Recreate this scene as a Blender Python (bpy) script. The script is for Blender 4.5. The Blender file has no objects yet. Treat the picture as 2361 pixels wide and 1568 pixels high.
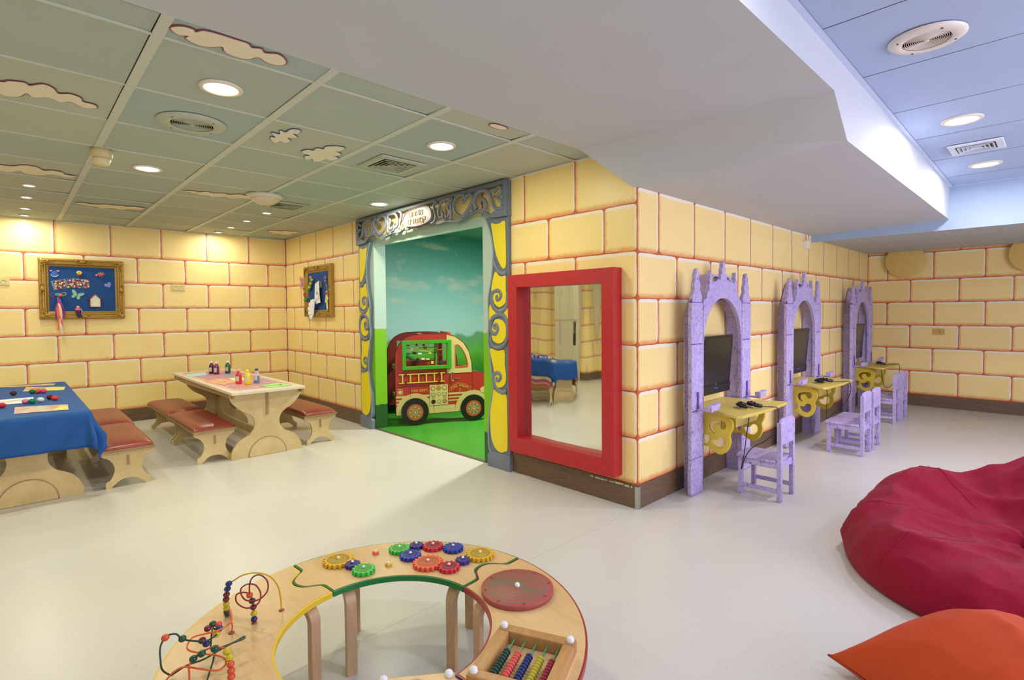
import bpy, bmesh, math, random
from mathutils import Vector, Matrix, noise
random.seed(7)
PI = math.pi
C = bpy.context.scene.collection
scene = bpy.context.scene
def R(a): return math.radians(a)

# ------------------------------------------------------------------ camera
f_px, W_px, H_px = 1215.09, 2361.0, 1568.0
cam_d = bpy.data.cameras.new('camera'); cam = bpy.data.objects.new('camera', cam_d); C.objects.link(cam)
cam_d.sensor_width = 36; cam_d.lens = f_px / W_px * 36; cam_d.shift_y = (756.17 - 784) / W_px
cam_d.clip_start = 0.05
pitch, roll, yaw = R(1.7479), R(0.4914), R(-46.2478)
fw = Vector((math.sin(yaw)*math.cos(pitch), math.cos(yaw)*math.cos(pitch), -math.sin(pitch)))
rt = Vector((math.cos(yaw), -math.sin(yaw), 0)); dn = fw.cross(rt)
rx = rt*math.cos(roll) + dn*math.sin(roll); dx = -rt*math.sin(roll) + dn*math.cos(roll)
m = Matrix((( rx.x, -dx.x, -fw.x, 2.1294), (rx.y, -dx.y, -fw.y, -3.2964), (rx.z, -dx.z, -fw.z, 1.45), (0, 0, 0, 1)))
cam.matrix_world = m
scene.camera = cam

# ------------------------------------------------------------------ colour + world
vs = scene.view_settings
vs.view_transform = 'Standard'; vs.look = 'None'; vs.gamma = 1; vs.use_curve_mapping = False
vs.exposure = -0.04
world = bpy.data.worlds.new('world'); scene.world = world; world.use_nodes = True
world.node_tree.nodes['Background'].inputs[0].default_value = (0.62, 0.74, 1.0, 1)
world.node_tree.nodes['Background'].inputs[1].default_value = 1.0

def lamp(name, kind, loc, energy, color, rot=(0, 0, 0), parent=None, **kw):
    d = bpy.data.lights.new(name, kind); d.energy = energy; d.color = color
    for k, v in kw.items(): setattr(d, k, v)
    o = bpy.data.objects.new(name, d); C.objects.link(o); o.location = loc; o.rotation_euler = rot
    if parent: o.parent = parent
    return o
WARM = (1.0, 0.93, 0.70); COOL = (0.80, 0.86, 1.0)
# daylight through the windows behind and to the right of the camera
lamp('window_daylight', 'AREA', (5.05, 0.6, 1.55), 175, (0.80, 0.79, 1.0), (0, R(90), 0), shape='RECTANGLE', size=1.7, size_y=4.6)
lamp('window_daylight', 'AREA', (2.6, -6.35, 1.5), 26, (0.80, 0.85, 1.0), (R(90), 0, 0), shape='RECTANGLE', size=3.4, size_y=1.7)

# ------------------------------------------------------------------ helpers
def lin(c):
    out = []
    for v in c[:3]:
        v = v/255.0
        out.append(v/12.92 if v <= 0.04045 else ((v+0.055)/1.055)**2.4)
    return (*out, 1.0)
class N:
    """tiny node builder"""
    def __init__(s, name):
        s.m = bpy.data.materials.new(name); s.m.use_nodes = True; s.t = s.m.node_tree
        s.b = s.t.nodes['Principled BSDF']
    def n(s, typ, **kw):
        q = s.t.nodes.new(typ)
        for k, v in kw.items(): setattr(q, k, v)
        return q
    def l(s, a, b): s.t.links.new(a, b)
    def put(s, sock, v):
        if isinstance(v, bpy.types.NodeSocket): s.l(v, sock)
        else: sock.default_value = v
    def math(s, op, a, b=0.0, c=0.0, clamp=False):
        q = s.n('ShaderNodeMath', operation=op, use_clamp=clamp)
        s.put(q.inputs[0], a); s.put(q.inputs[1], b); s.put(q.inputs[2], c); return q.outputs[0]
    def mix(s, f, a, b, mode='MIX'):
        q = s.n('ShaderNodeMix', data_type='RGBA', blend_type=mode)
        s.put(q.inputs[0], f); s.put(q.inputs[6], a); s.put(q.inputs[7], b); return q.outputs[2]
    def noise(s, scale=5, detail=3, vec=None, rough=.5, dist=0):
        q = s.n('ShaderNodeTexNoise'); q.inputs['Scale'].default_value = scale; q.inputs['Detail'].default_value = detail
        q.inputs['Roughness'].default_value = rough; q.inputs['Distortion'].default_value = dist
        if vec is not None: s.l(vec, q.inputs['Vector'])
        return q.outputs['Fac']
    def obj(s, sc=(1, 1, 1), loc=(0, 0, 0), geo=False):
        if geo: v = s.n('ShaderNodeNewGeometry').outputs['Position']
        else: v = s.n('ShaderNodeTexCoord').outputs['Object']
        q = s.n('ShaderNodeMapping'); q.inputs['Scale'].default_value = sc; q.inputs['Location'].default_value = loc
        s.l(v, q.inputs['Vector']); return q.outputs[0]
    def ramp(s, f, stops, interp='LINEAR'):
        q = s.n('ShaderNodeValToRGB'); q.color_ramp.interpolation = interp
        e = q.color_ramp.elements
        while len(e) < len(stops): e.new(0.5)
        for i, (p, c) in enumerate(stops):
            e[i].position = p; e[i].color = c if len(c) == 4 else (*c, 1)
        s.put(q.inputs[0], f); return q.outputs[0]
    def smooth(s, v, a, b, lo=0., hi=1.):
        q = s.n('ShaderNodeMapRange', interpolation_type='SMOOTHSTEP')
        s.put(q.inputs[0], v); q.inputs[1].default_value = a; q.inputs[2].default_value = b
        q.inputs[3].default_value = lo; q.inputs[4].default_value = hi; return q.outputs[0]
    def col(s, v): s.put(s.b.inputs['Base Color'], v); return s
    def bump(s, h, strength=.3, dist=.01):
        q = s.n('ShaderNodeBump'); q.inputs['Strength'].default_value = strength; q.inputs['Distance'].default_value = dist
        s.l(h, q.inputs['Height']); s.l(q.outputs[0], s.b.inputs['Normal']); return s
    def rough(s, v): s.put(s.b.inputs['Roughness'], v); return s
def mat(name, rgb, rough=.5, metal=0., coat=0., var=.06, vs_=14, emit=None, es=0., bump=0., spec=.5):
    k = N(name); c = lin(rgb)
    if var > 0:
        f = k.noise(vs_, 3, k.obj())
        d = tuple(max(0, x*(1-var*2)) for x in c[:3]) + (1,); h = tuple(min(1, x*(1+var)) for x in c[:3]) + (1,)
        k.col(k.mix(f, d, h))
        if bump: k.bump(f, bump, .004)
    else: k.b.inputs['Base Color'].default_value = c
    k.rough(rough); k.b.inputs['Metallic'].default_value = metal; k.b.inputs['Coat Weight'].default_value = coat
    k.b.inputs['Specular IOR Level'].default_value = spec
    if emit: k.b.inputs['Emission Color'].default_value = lin(emit); k.b.inputs['Emission Strength'].default_value = es
    return k.m
def wood(name, a, b, grain=(2, 22, 22), rough=.45, streak=.5, geo=False):
    k = N(name); v = k.obj(grain, geo=geo)
    f = k.noise(3, 5, v, .6, 1.2); g = k.noise(1.3, 2, k.obj((1, 3, 3), geo=geo))
    f = k.math('ADD', k.math('MULTIPLY', f, streak), k.math('MULTIPLY', g, 1-streak))
    k.col(k.ramp(f, [(.3, lin(a)), (.7, lin(b))])); k.rough(rough); k.bump(f, .08, .002)
    return k.m

class MB:
    def __init__(s): s.v = []; s.f = []; s.mi = []; s.sm = []; s.uv = {}; s.M = Matrix.Identity(4)
    def add(s, vs_, fs, mi=0, sm=False, M=None):
        T = s.M @ M if M else s.M; o = len(s.v)
        s.v += [T @ Vector(p) for p in vs_]
        for q in fs: s.f.append([o+i for i in q]); s.mi.append(mi); s.sm.append(sm)
        return s
    def box(s, a, b, mi=0, M=None, bev=0):
        (x0, y0, z0), (x1, y1, z1) = [min(p, q) for p, q in zip(a, b)], [max(p, q) for p, q in zip(a, b)]
        if bev:
            bm = bmesh.new(); bmesh.ops.create_cube(bm, size=1)
            for v in bm.verts: v.co = Vector(((x0+x1)/2+v.co.x*(x1-x0), (y0+y1)/2+v.co.y*(y1-y0), (z0+z1)/2+v.co.z*(z1-z0)))
            bmesh.ops.bevel(bm, geom=bm.edges[:], offset=bev, segments=2, affect='EDGES', profile=.6)
            bm.verts.index_update()
            s.add([v.co.copy() for v in bm.verts], [[v.index for v in f.verts] for f in bm.faces], mi, False, M); bm.free(); return s
        vv = [(x0,y0,z0),(x1,y0,z0),(x1,y1,z0),(x0,y1,z0),(x0,y0,z1),(x1,y0,z1),(x1,y1,z1),(x0,y1,z1)]
        return s.add(vv, [(3,2,1,0),(4,5,6,7),(0,1,5,4),(1,2,6,5),(2,3,7,6),(3,0,4,7)], mi, False, M)
    def lathe(s, prof, c=(0,0,0), n=24, mi=0, axis='Z', M=None, sm=True, cap=True):
        vv = []; ff = []; k = len(prof)
        for i in range(n):
            a = 2*PI*i/n
            for r, z in prof:
                p = (r*math.cos(a), r*math.sin(a), z)
                if axis == 'X': p = (p[2], p[0], p[1])
                if axis == 'Y': p = (p[0], -p[2], p[1])
                vv.append((c[0]+p[0], c[1]+p[1], c[2]+p[2]))
        for i in range(n):
            j = (i+1) % n
            for q in range(k-1): ff.append((i*k+q, j*k+q, j*k+q+1, i*k+q+1))
        if cap and prof[0][0] > 1e-5: ff.append([i*k for i in range(n)][::-1])
        if cap and prof[-1][0] > 1e-5: ff.append([i*k+k-1 for i in range(n)])
        return s.add(vv, ff, mi, sm, M)
    def cyl(s, c, r, h, n=24, mi=0, axis='Z', M=None, r2=None, sm=True):
        r2 = r if r2 is None else r2; e = min(r, h)*.04
        return s.lathe([(r-e, 0), (r, e), (r2, h-e), (r2-e, h)], c, n, mi, axis, M, sm)
    def ball(s, c, r, mi=0, n=16, M=None, noisy=0):
        rr = (r, r, r) if not hasattr(r, '__len__') else r; vv = []; ff = []; m_ = n//2
        for i in range(1, m_):
            for j in range(n):
                t = PI*i/m_; a = 2*PI*j/n; d = Vector((math.sin(t)*math.cos(a), math.sin(t)*math.sin(a), math.cos(t)))
                k = 1 + (noise.noise(d*3+Vector(c)*9)*noisy if noisy else 0)
                vv.append((c[0]+rr[0]*d.x*k, c[1]+rr[1]*d.y*k, c[2]+rr[2]*d.z*k))
        vv += [(c[0], c[1], c[2]+rr[2]), (c[0], c[1], c[2]-rr[2])]; T, B = len(vv)-2, len(vv)-1
        for i in range(m_-2):
            for j in range(n): ff.append((i*n+j, (i+1)*n+j, (i+1)*n+(j+1) % n, i*n+(j+1) % n))
        for j in range(n): ff.append((T, j, (j+1) % n)); ff.append((B, (m_-2)*n+(j+1) % n, (m_-2)*n+j))
        return s.add(vv, ff, mi, True, M)
    def tube(s, pts, r, n=8, mi=0, M=None, flat=None, closed=False, up=None):
        """sweep along 3D points; flat=(normal, half depth) makes an elliptical band lying in the plane of that normal"""
        P = [Vector(p) for p in pts]; K = len(P); vv = []; ff = []
        rr = r if hasattr(r, '__len__') else [r]*K
        T0 = None; Nn = None
        for i in range(K):
            a = P[(i-1) % K] if closed else P[max(0, i-1)]; b = P[(i+1) % K] if closed else P[min(K-1, i+1)]
            T = (b-a).normalized() if (b-a).length > 1e-9 else (T0 or Vector((0, 0, 1)))
            if flat:
                Bn = Vector(flat[0]); Nn = Bn.cross(T).normalized(); rb = flat[1]
            else:
                if Nn is None:
                    Nn = T.orthogonal().normalized()
                else:
                    Nn = (Nn - T*Nn.dot(T)); Nn = Nn.normalized() if Nn.length > 1e-6 else T.orthogonal().normalized()
                Bn = T.cross(Nn); rb = None
            T0 = T
            for j in range(n):
                q = 2*PI*j/n
                vv.append(P[i] + Nn*math.cos(q)*rr[i] + Bn*math.sin(q)*(rb if rb else rr[i]))
        for i in range(K if closed else K-1):
            for j in range(n):
                i2 = (i+1) % K
                ff.append((i*n+j, i*n+(j+1) % n, i2*n+(j+1) % n, i2*n+j))
        if not closed: ff.append(list(range(n))[::-1]); ff.append([(K-1)*n+j for j in range(n)])
        return s.add(vv, ff, mi, True, M)
    def plate(s, loops, t, F, bev=0., mi=0, res=1):
        """extruded 2D outline with holes; F = (origin, U, V): thickness grows along U x V"""
        cu = bpy.data.curves.new('q', 'CURVE'); cu.dimensions = '2D'; cu.fill_mode = 'BOTH'
        cu.extrude = max(0, t/2-bev); cu.bevel_depth = bev; cu.bevel_resolution = res; cu.offset = -bev
        for L in loops:
            D = [p for i, p in enumerate(L) if math.hypot(p[0]-L[i-1][0], p[1]-L[i-1][1]) > 1e-6]; L = D
            sp = cu.splines.new('POLY'); sp.points.add(len(L)-1); sp.use_cyclic_u = True
            for i, p in enumerate(L): sp.points[i].co = (p[0], p[1], 0, 1)
        ob = bpy.data.objects.new('q', cu); me = bpy.data.meshes.new_from_object(ob)
        O, U, V = [Vector(q) for q in F]; Nn = U.cross(V)
        vv = [O + U*v.co.x + V*v.co.y + Nn*(v.co.z+t/2) for v in me.vertices]
        s.add(vv, [list(p.vertices) for p in me.polygons], mi, False)
        bpy.data.objects.remove(ob); bpy.data.curves.remove(cu); bpy.data.meshes.remove(me); return s
    def text(s, body, size, F, t=.002, mi=0, font=None, align='CENTER', space=1.0):
        cu = bpy.data.curves.new('q', 'FONT'); cu.body = body; cu.size = size; cu.extrude = t/2; cu.align_x = align; cu.align_y = 'CENTER'
        cu.space_character = space; cu.resolution_u = 3
        ob = bpy.data.objects.new('q', cu); me = bpy.data.meshes.new_from_object(ob)
        O, U, V = [Vector(q) for q in F]; Nn = U.cross(V)
        s.add([O + U*v.co.x + V*v.co.y + Nn*(v.co.z+t/2) for v in me.vertices], [list(p.vertices) for p in me.polygons], mi, False)
        bpy.data.objects.remove(ob); bpy.data.curves.remove(cu); bpy.data.meshes.remove(me); return s
    def build(s, name, mats, parent=None, fix=False, sub=0):
        me = bpy.data.meshes.new(name)
        inv = parent.matrix_world.inverted() if (parent and not getattr(s, 'local', False)) else None
        me.from_pydata([tuple(p) for p in s.v], [], s.f)
        for mm in (mats if isinstance(mats, (list, tuple)) else [mats]): me.materials.append(mm)
        me.polygons.foreach_set('material_index', s.mi); me.polygons.foreach_set('use_smooth', s.sm)
        for nm, data in s.uv.items():
            lay = me.uv_layers.new(name=nm)
            for i, q in enumerate(data): lay.data[i].uv = q
        me.update()
        if fix:
            bm = bmesh.new(); bm.from_mesh(me); bmesh.ops.recalc_face_normals(bm, faces=bm.faces); bm.to_mesh(me); bm.free()
        o = bpy.data.objects.new(name, me); C.objects.link(o)
        if parent: o.parent = parent
        if sub:
            md = o.modifiers.new('s', 'SUBSURF'); md.levels = sub; md.render_levels = sub
        return o
def smooth(P, n=6, closed=False):
    """Catmull-Rom through the points (2D or 3D)"""
    P = [Vector(p) for p in P]; K = len(P); out = []
    for i in range(K if closed else K-1):
        a = P[(i-1) % K] if closed else P[max(0, i-1)]; b = P[i]; c = P[(i+1) % K]; d = P[(i+2) % K] if closed else P[min(K-1, i+2)]
        if (c-b).length < 1e-7: out.append(b); continue
        for j in range(n):
            t = j/n
            out.append(0.5*((2*b) + (c-a)*t + (2*a-5*b+4*c-d)*t*t + (3*b-a-3*c+d)*t*t*t))
    if not closed: out.append(P[-1])
    return [tuple(q) for q in out]
def tag(o, label, cat, group=None, kind=None):
    o['label'] = label
    if cat: o['category'] = cat
    if group: o['group'] = group
    if kind: o['kind'] = kind
    return o
def thing(name, label, cat, loc=(0, 0, 0), rz=0, group=None):
    o = bpy.data.objects.new(name, None); C.objects.link(o); o.location = loc; o.rotation_euler = (0, 0, rz)
    o.empty_display_size = .05
    return tag(o, label, cat, group)
def L(): m_ = MB(); return m_
def struct(o, label=None):
    o['kind'] = 'structure'
    if label: o['label'] = label
    return o
def dup(root, loc=None, rz=None, label=None, group=None):
    r = root.copy(); C.objects.link(r)
    if loc is not None: r.location = loc
    if rz is not None: r.rotation_euler = (0, 0, rz)
    if label: r['label'] = label
    if group: r['group'] = group
    for ch in list(root.children):
        c = ch.copy(); C.objects.link(c); c.parent = r
        for g in list(ch.children):
            d = g.copy(); C.objects.link(d); d.parent = c
    return r

# ------------------------------------------------------------------ materials
def brick_material():
    k = N('painted_block')
    a = k.n('ShaderNodeUVMap', uv_map='Block'); b = k.n('ShaderNodeUVMap', uv_map='Size')
    sa = k.n('ShaderNodeSeparateXYZ'); k.l(a.outputs[0], sa.inputs[0]); sb = k.n('ShaderNodeSeparateXYZ'); k.l(b.outputs[0], sb.inputs[0])
    u, v = sa.outputs[0], sa.outputs[1]; w, h = sb.outputs[0], sb.outputs[1]
    dr = k.math('SUBTRACT', w, u); dt = k.math('SUBTRACT', h, v)
    geo = k.obj((1, 1, 1), geo=True)
    n1 = k.noise(14, 3, geo); n2 = k.noise(70, 4, geo, .7); n3 = k.noise(5, 2, geo)
    e = k.math('MULTIPLY', k.math('SUBTRACT', n1, .5), .022)
    white = k.math('MINIMUM', k.math('ADD', dr, .008), dt)
    white = k.smooth(k.math('ADD', white, e), .016, .034, 1, 0)
    org = k.math('MINIMUM', k.math('ADD', u, .006), k.math('MULTIPLY', v, .8))
    lt = k.smooth(k.math('ADD', k.math('ADD', org, e), k.math('MULTIPLY', k.math('SUBTRACT', n2, .5), .05)), .0, .038, 1, 0)
    lt = k.math('MULTIPLY', lt, .75)
    n4 = k.noise(9, 2, k.obj((.3, .3, 3), geo=True))
    base = k.mix(k.math('ADD', k.math('MULTIPLY', n3, .6), k.math('MULTIPLY', n4, .4)), lin((240, 212, 134)), lin((249, 226, 158)))
    c = k.mix(lt, base, lin((217, 118, 58)))
    c = k.mix(k.math('MULTIPLY', white, .85), c, lin((240, 232, 214)))
    k.col(c); k.rough(.38); k.b.inputs['Specular IOR Level'].default_value = .35
    return k.m
M_block = brick_material()
M_mortar = mat('painted_joint', (200, 98, 50), .5, var=.15, vs_=30)
M_wallback = mat('wall_plain', (226, 206, 150), .6)
def base_material():
    k = N('brown_vinyl'); f = k.noise(3, 5, k.obj((3, 3, 60), geo=True), .6, .5)
    k.col(k.ramp(f, [(.3, lin((86, 66, 48))), (.7, lin((122, 98, 74)))])); k.rough(.45); return k.m
M_base = base_material()
def floor_material():
    k = N('cream_vinyl'); g = k.obj((1, 1, 1), geo=True)
    sp = k.n('ShaderNodeTexVoronoi'); sp.inputs['Scale'].default_value = 70; k.l(g, sp.inputs['Vector'])
    s1 = k.smooth(sp.outputs['Distance'], .10, .20, 1, 0)
    pick = k.n('ShaderNodeSeparateColor'); k.l(sp.outputs['Color'], pick.inputs[0])
    s1 = k.math('MULTIPLY', s1, k.math('GREATER_THAN', pick.outputs[0], .48))
    big = k.noise(1.2, 3, g); fine = k.noise(160, 2, g)
    c = k.mix(big, lin((196, 193, 186)), lin((208, 205, 198)))
    c = k.mix(k.math('MULTIPLY', fine, .25), c, lin((196, 184, 160)))
    c = k.mix(k.math('MULTIPLY', s1, .55), c, k.mix(pick.outputs[1], lin((120, 104, 80)), lin((170, 150, 120))))
    # welded seams between the vinyl sheets
    xyz = k.n('ShaderNodeSeparateXYZ'); k.l(g, xyz.inputs[0])
    wob = k.math('MULTIPLY', k.math('SUBTRACT', k.noise(2, 1, g), .5), .006)
    sx = k.math('PINGPONG', k.math('ADD', xyz.outputs[0], wob), .98)
    seam = k.smooth(sx, .0, .0035, 1, 0)
    c = k.mix(k.math('MULTIPLY', seam, .55), c, lin((150, 138, 112)))
    scuff = k.noise(1, 4, k.obj((3, 40, 1), geo=True), .6, .6)
    c = k.mix(k.smooth(scuff, .70, .80, 0, .15), c, lin((188, 178, 150)))
    k.col(c); k.put(k.b.inputs['Roughness'], k.smooth(big, .2, .8, .26, .38)); k.b.inputs['Specular IOR Level'].default_value = .4
    return k.m
M_floor = floor_material()
M_green_floor = mat('green_vinyl', (62, 150, 44), .35, var=.1, vs_=3)
M_white_paint = mat('white_plaster', (190, 194, 200), .7, var=.02, vs_=3)
M_blue_paint = mat('pale_blue_plaster', (158, 178, 202), .6, var=.03, vs_=4)
M_tbar = mat('ceiling_grid', (198, 202, 188), .5, var=.02)
def tile_m(name, rgb):
    k = N(name); f = k.noise(220, 2, k.obj((1, 1, 1), geo=True), .6); g = k.noise(2.5, 2, k.obj(geo=True))
    c = lin(rgb); d = tuple(x*.84 for x in c[:3])+(1,)
    k.col(k.mix(k.math('MULTIPLY', k.math('ADD', f, g), .5), d, c)); k.rough(.75); k.bump(f, .25, .002); return k.m
M_tiles = [tile_m('ceiling_tile', (176, 188, 176)), tile_m('ceiling_tile_grey', (186, 192, 174)), tile_m('ceiling_tile_green', (170, 186, 178))]
M_tile_blue = tile_m('ceiling_tile_blue', (172, 190, 220)); M_tbar_blue = mat('ceiling_grid_blue', (196, 208, 230), .5, var=.02)
M_gap = mat('dark_gap', (40, 42, 34), .9, var=0)
M_cloud = mat('cloud_paint', (232, 222, 196), .6, var=.05, vs_=8)
M_cline_p = mat('cloud_outline_plum', (150, 62, 84), .6, var=0); M_cline_b = mat('cloud_outline_blue', (70, 100, 160), .6, var=0); M_cline_r = mat('cloud_outline_pink', (208, 140, 130), .6, var=0)
M_chrome = mat('brushed_metal', (190, 188, 180), .3, metal=.9, var=.03)
M_ply = wood('plywood', (184, 156, 100), (218, 194, 140)); M_ply_dark = wood('plywood_edge', (130, 100, 56), (176, 146, 92), (1, 60, 60))
M_black = mat('black_plastic', (16, 16, 18), .35, var=0)
M_white = mat('white_plastic', (235, 232, 224), .35, var=.02)
M_cream_pl = mat('cream_plastic', (214, 196, 140), .4, var=.03)
M_red = mat('red_laminate', (178, 28, 38), .45, var=.04, vs_=200)

# ------------------------------------------------------------------ walls of painted blocks
ROWS = [.175, .515, .856, 1.197, 1.54, 1.883, 2.228, 2.66]
def block_wall(name, O, U, Nn, length, z1, joints0, pitch=.5705, skip=(), z0=0, ROWS=ROWS, thick=.1, label=None, split=None, joints2=None):
    """a wall from O along U; painted joints as base, painted blocks as faces just in front. joints0=(even offset, odd offset) for rows counted from the top"""
    O, U, Nn = Vector(O), Vector(U), Vector(Nn); Z = Vector((0, 0, 1)); mb = MB(); loops = []
    blk, siz = [], []
    def face(pts, mi, uv=None, sz=(1, 1), off=0):
        base = len(mb.v)
        mb.v += [O + U*a + Z*b + Nn*off for a, b in pts]; idx = list(range(base, base+len(pts)))
        mb.f.append(idx); mb.mi.append(mi); mb.sm.append(False)
        for i, (a, b) in enumerate(pts): blk.append(uv[i] if uv else (0, 0)); siz.append(sz)
    # base panels around the openings given in skip: (u0,u1,z0,z1)
    us = sorted({0, length, *[q for s_ in skip for q in s_[:2]]}); zs = sorted({z0, z1, *[q for s_ in skip for q in s_[2:]]})
    def inside(a, b): return any(s_[0] <= a <= s_[1] and s_[2] <= b <= s_[3] for s_ in skip)
    for a0, a1 in zip(us, us[1:]):
        for b0, b1 in zip(zs, zs[1:]):
            if inside((a0+a1)/2, (b0+b1)/2): continue
            q = [(a0, b0), (a1, b0), (a1, b1), (a0, b1)]
            if U.cross(Z).dot(Nn) < 0: q = q[::-1]
            face(q, 0); face(q[::-1], 2, off=-thick)
    rnd = random.Random(sum(map(ord, name)))
    nr = len(ROWS)-1
    for r in range(nr):
        b0, b1 = ROWS[r], ROWS[r+1]; par = (nr-1-r) % 2
        off = joints0[par]; k = math.floor((0-off)/pitch) - 1; js = []
        while off + k*pitch < length: js.append(off+k*pitch + rnd.uniform(-.006, .006)); k += 1
        js.append(off+k*pitch)
        if split:
            k = math.floor((split-joints2[par])/pitch); js = [q for q in js if q < split-.1]
            while joints2[par]+k*pitch < length+pitch: js += [joints2[par]+k*pitch] if joints2[par]+k*pitch > split else []; k += 1
            js = [q for q in js if q < length-.08] + [length]
        for a0, a1 in zip(js, js[1:]):
            segs = [(max(a0, 0.0), min(a1, length))]
            for s_ in skip:
                if b1 > s_[2]+.02 and b0 < s_[3]-.02:
                    if b0 < s_[3]-.02 and s_[3] < b1: pass
                    new = []
                    for p, q in segs:
                        if q <= s_[0] or p >= s_[1]: new.append((p, q))
                        else:
                            if p < s_[0]: new.append((p, s_[0]))
                            if q > s_[1]: new.append((s_[1], q))
                            if b1 > s_[3] + .05: new.append((max(p, s_[0]), min(q, s_[1]), s_[3]))
                    segs = new
            for sg in segs:
                p, q = sg[:2]; lo = sg[2] if len(sg) > 2 else b0
                if q-p < .03: continue
                g = .0048; x0 = p + (g if abs(p-a0) < .001 or p == 0 else 0); x1 = q - (g if abs(q-a1) < .001 or q == length else 0)
                y0 = max(lo + (g if lo == b0 else 0), z0); y1 = min(b1-g*.8, z1)
                if y1-y0 < .012: continue
                rr = [rnd.uniform(.026, .05) for _ in range(4)]; rr = [min(v, (x1-x0)*.4, (y1-y0)*.4) for v in rr]
                pts = []
                for (cx, cy, a, rad) in ((x0, y0, 180, rr[0]), (x1, y0, 270, rr[1]), (x1, y1, 0, rr[2]*.7), (x0, y1, 90, rr[3])):
                    ox = cx + (rad if cx == x0 else -rad); oy = cy + (rad if cy == y0 else -rad)
                    for t in range(5):
                        an = R(a + 90*t/4); pts.append((ox+rad*math.cos(an), oy+rad*math.sin(an)))
                ww = []
                for i in range(len(pts)):
                    a_, b_ = pts[i], pts[(i+1) % len(pts)]; ww.append(a_)
                    dl = math.hypot(b_[0]-a_[0], b_[1]-a_[1])
                    if dl > .12:
                        ns = int(dl/.05)
                        for j in range(1, ns):
                            t = j/ns; jit = rnd.uniform(-.0022, .0022)
                            px, py = a_[0]+(b_[0]-a_[0])*t, a_[1]+(b_[1]-a_[1])*t
                            if abs(b_[0]-a_[0]) > abs(b_[1]-a_[1]): py += jit
                            else: px += jit
                            ww.append((px, py))
                uv = [(a_-x0, b_-y0) for a_, b_ in ww]
                if U.cross(Z).dot(Nn) < 0: ww = ww[::-1]; uv = uv[::-1]
                face(ww, 1, uv, (x1-x0, y1-y0), .0012)
    mb.uv = {'Block': blk, 'Size': siz}
    o = mb.build(name, [M_mortar, M_block, M_wallback]); return struct(o, label)
LA, LC, HC, YB = 6.626, 6.495, 2.641, -6.2
XR = 5.2
# the wall with the doorway and the red mirror (blocks anchored at both ends)
block_wall('wall_back', (-LA, 0, 0), (1, 0, 0), (0, -1, 0), LA, 2.70, (.022, .322), .5700, split=LA-2.75, joints2=(.353, .064), skip=[(LA-3.78, LA-1.70, 0, 2.33)])
block_wall('wall_left', (-LA, YB, 0), (0, 1, 0), (1, 0, 0), -YB, 2.70, (-YB-.57*12+.57*12-.57*20, -YB-.285-.57*20), .5700)
block_wall('wall_partition', (0, 0, 0), (0, 1, 0), (1, 0, 0), LC, 2.70, (.285-.57*2, .565-.57*2), .5690, ROWS=ROWS[:5]+[1.876, 2.345])
block_wall('wall_far', (0, LC, 0), (1, 0, 0), (0, -1, 0), XR, 2.70, (.548-.565*2, .262-.565*2), .5630, ROWS=ROWS[:5]+[1.876, 2.272, 2.70])
block_wall('wall_rear', (-LA, YB, 0), (1, 0, 0), (0, 1, 0), LA+XR, 2.95, (.1, .38), .5700, skip=[(LA+.9, LA+4.3, .65, 2.35)])
block_wall('wall_right', (XR, YB, 0), (0, 1, 0), (-1, 0, 0), LC-YB, 2.95, (.1, .38), .5700, skip=[(-YB-1.7, -YB+2.9, .7, 2.4)])

# ------------------------------------------------------------------ floors
mb = MB(); mb.box((-LA-.1, YB-.1, -.06), (XR+.1, 0, 0)); mb.box((0, 0, -.06), (XR+.1, LC+.1, 0)); struct(mb.build('floor', M_floor))
mb = MB(); mb.box((-4.75, .02, -.06), (-.1, 3.6, .001)); struct(mb.build('floor_green_room', M_green_floor))
mb = MB(); mb.box((-3.78, -.012, -.03), (-1.70, .03, .006)); o = mb.build('trim_1', mat('threshold_strip', (92, 84, 60), .5)); struct(o, 'dark threshold strip across the doorway')

# ------------------------------------------------------------------ baseboards
def base(name, a, b, nrm):
    a, b, nrm = Vector(a), Vector(b), Vector(nrm); mb = MB(); t = .012; h = .172
    mb.v = [a, b, b+nrm*t, a+nrm*t, *[p+Vector((0, 0, h)) for p in (a, b, b+nrm*t*.7, a+nrm*t*.7)]]
    mb.f = [(0,1,2,3),(4,5,6,7),(0,1,5,4),(3,2,6,7),(0,3,7,4),(1,2,6,5)]; mb.mi = [0]*6; mb.sm = [False]*6
    return struct(mb.build(name, M_base, fix=True))
base('baseboard_back', (-LA, 0, 0), (-3.985, 0, 0), (0, -1, 0)); base('baseboard_mirror', (-1.29, 0, 0), (0, 0, 0), (0, -1, 0))
base('baseboard_left', (-LA, YB, 0), (-LA, 0, 0), (1, 0, 0)); base('baseboard_partition', (0, 0, 0), (0, LC, 0), (1, 0, 0))
base('baseboard_far', (0, LC, 0), (XR, LC, 0), (0, -1, 0)); base('baseboard_rear', (-LA, YB, 0), (XR, YB, 0), (0, 1, 0)); base('baseboard_right', (XR, YB, 0), (XR, LC, 0), (-1, 0, 0))
mb = MB(); mb.box((-.012, -.0165, 0), (.0165, .012, .165)); mb2 = mb.build('trim_2', M_chrome); struct(mb2, 'metal strip on the baseboard corner')
mb = MB()
for i in range(9): mb.box((-.42+i*.045, -.0135, .150+random.uniform(-.004, .006)), (-.39+i*.045+random.uniform(-.01, .03), -.0123, .158+random.uniform(0, .006)))
# scuffed glue line on top of the baseboard by the mirror
struct(mb.build('trim_3', mat('torn_glue', (200, 190, 165), .6)), 'torn pale glue along the baseboard under the mirror')

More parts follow.
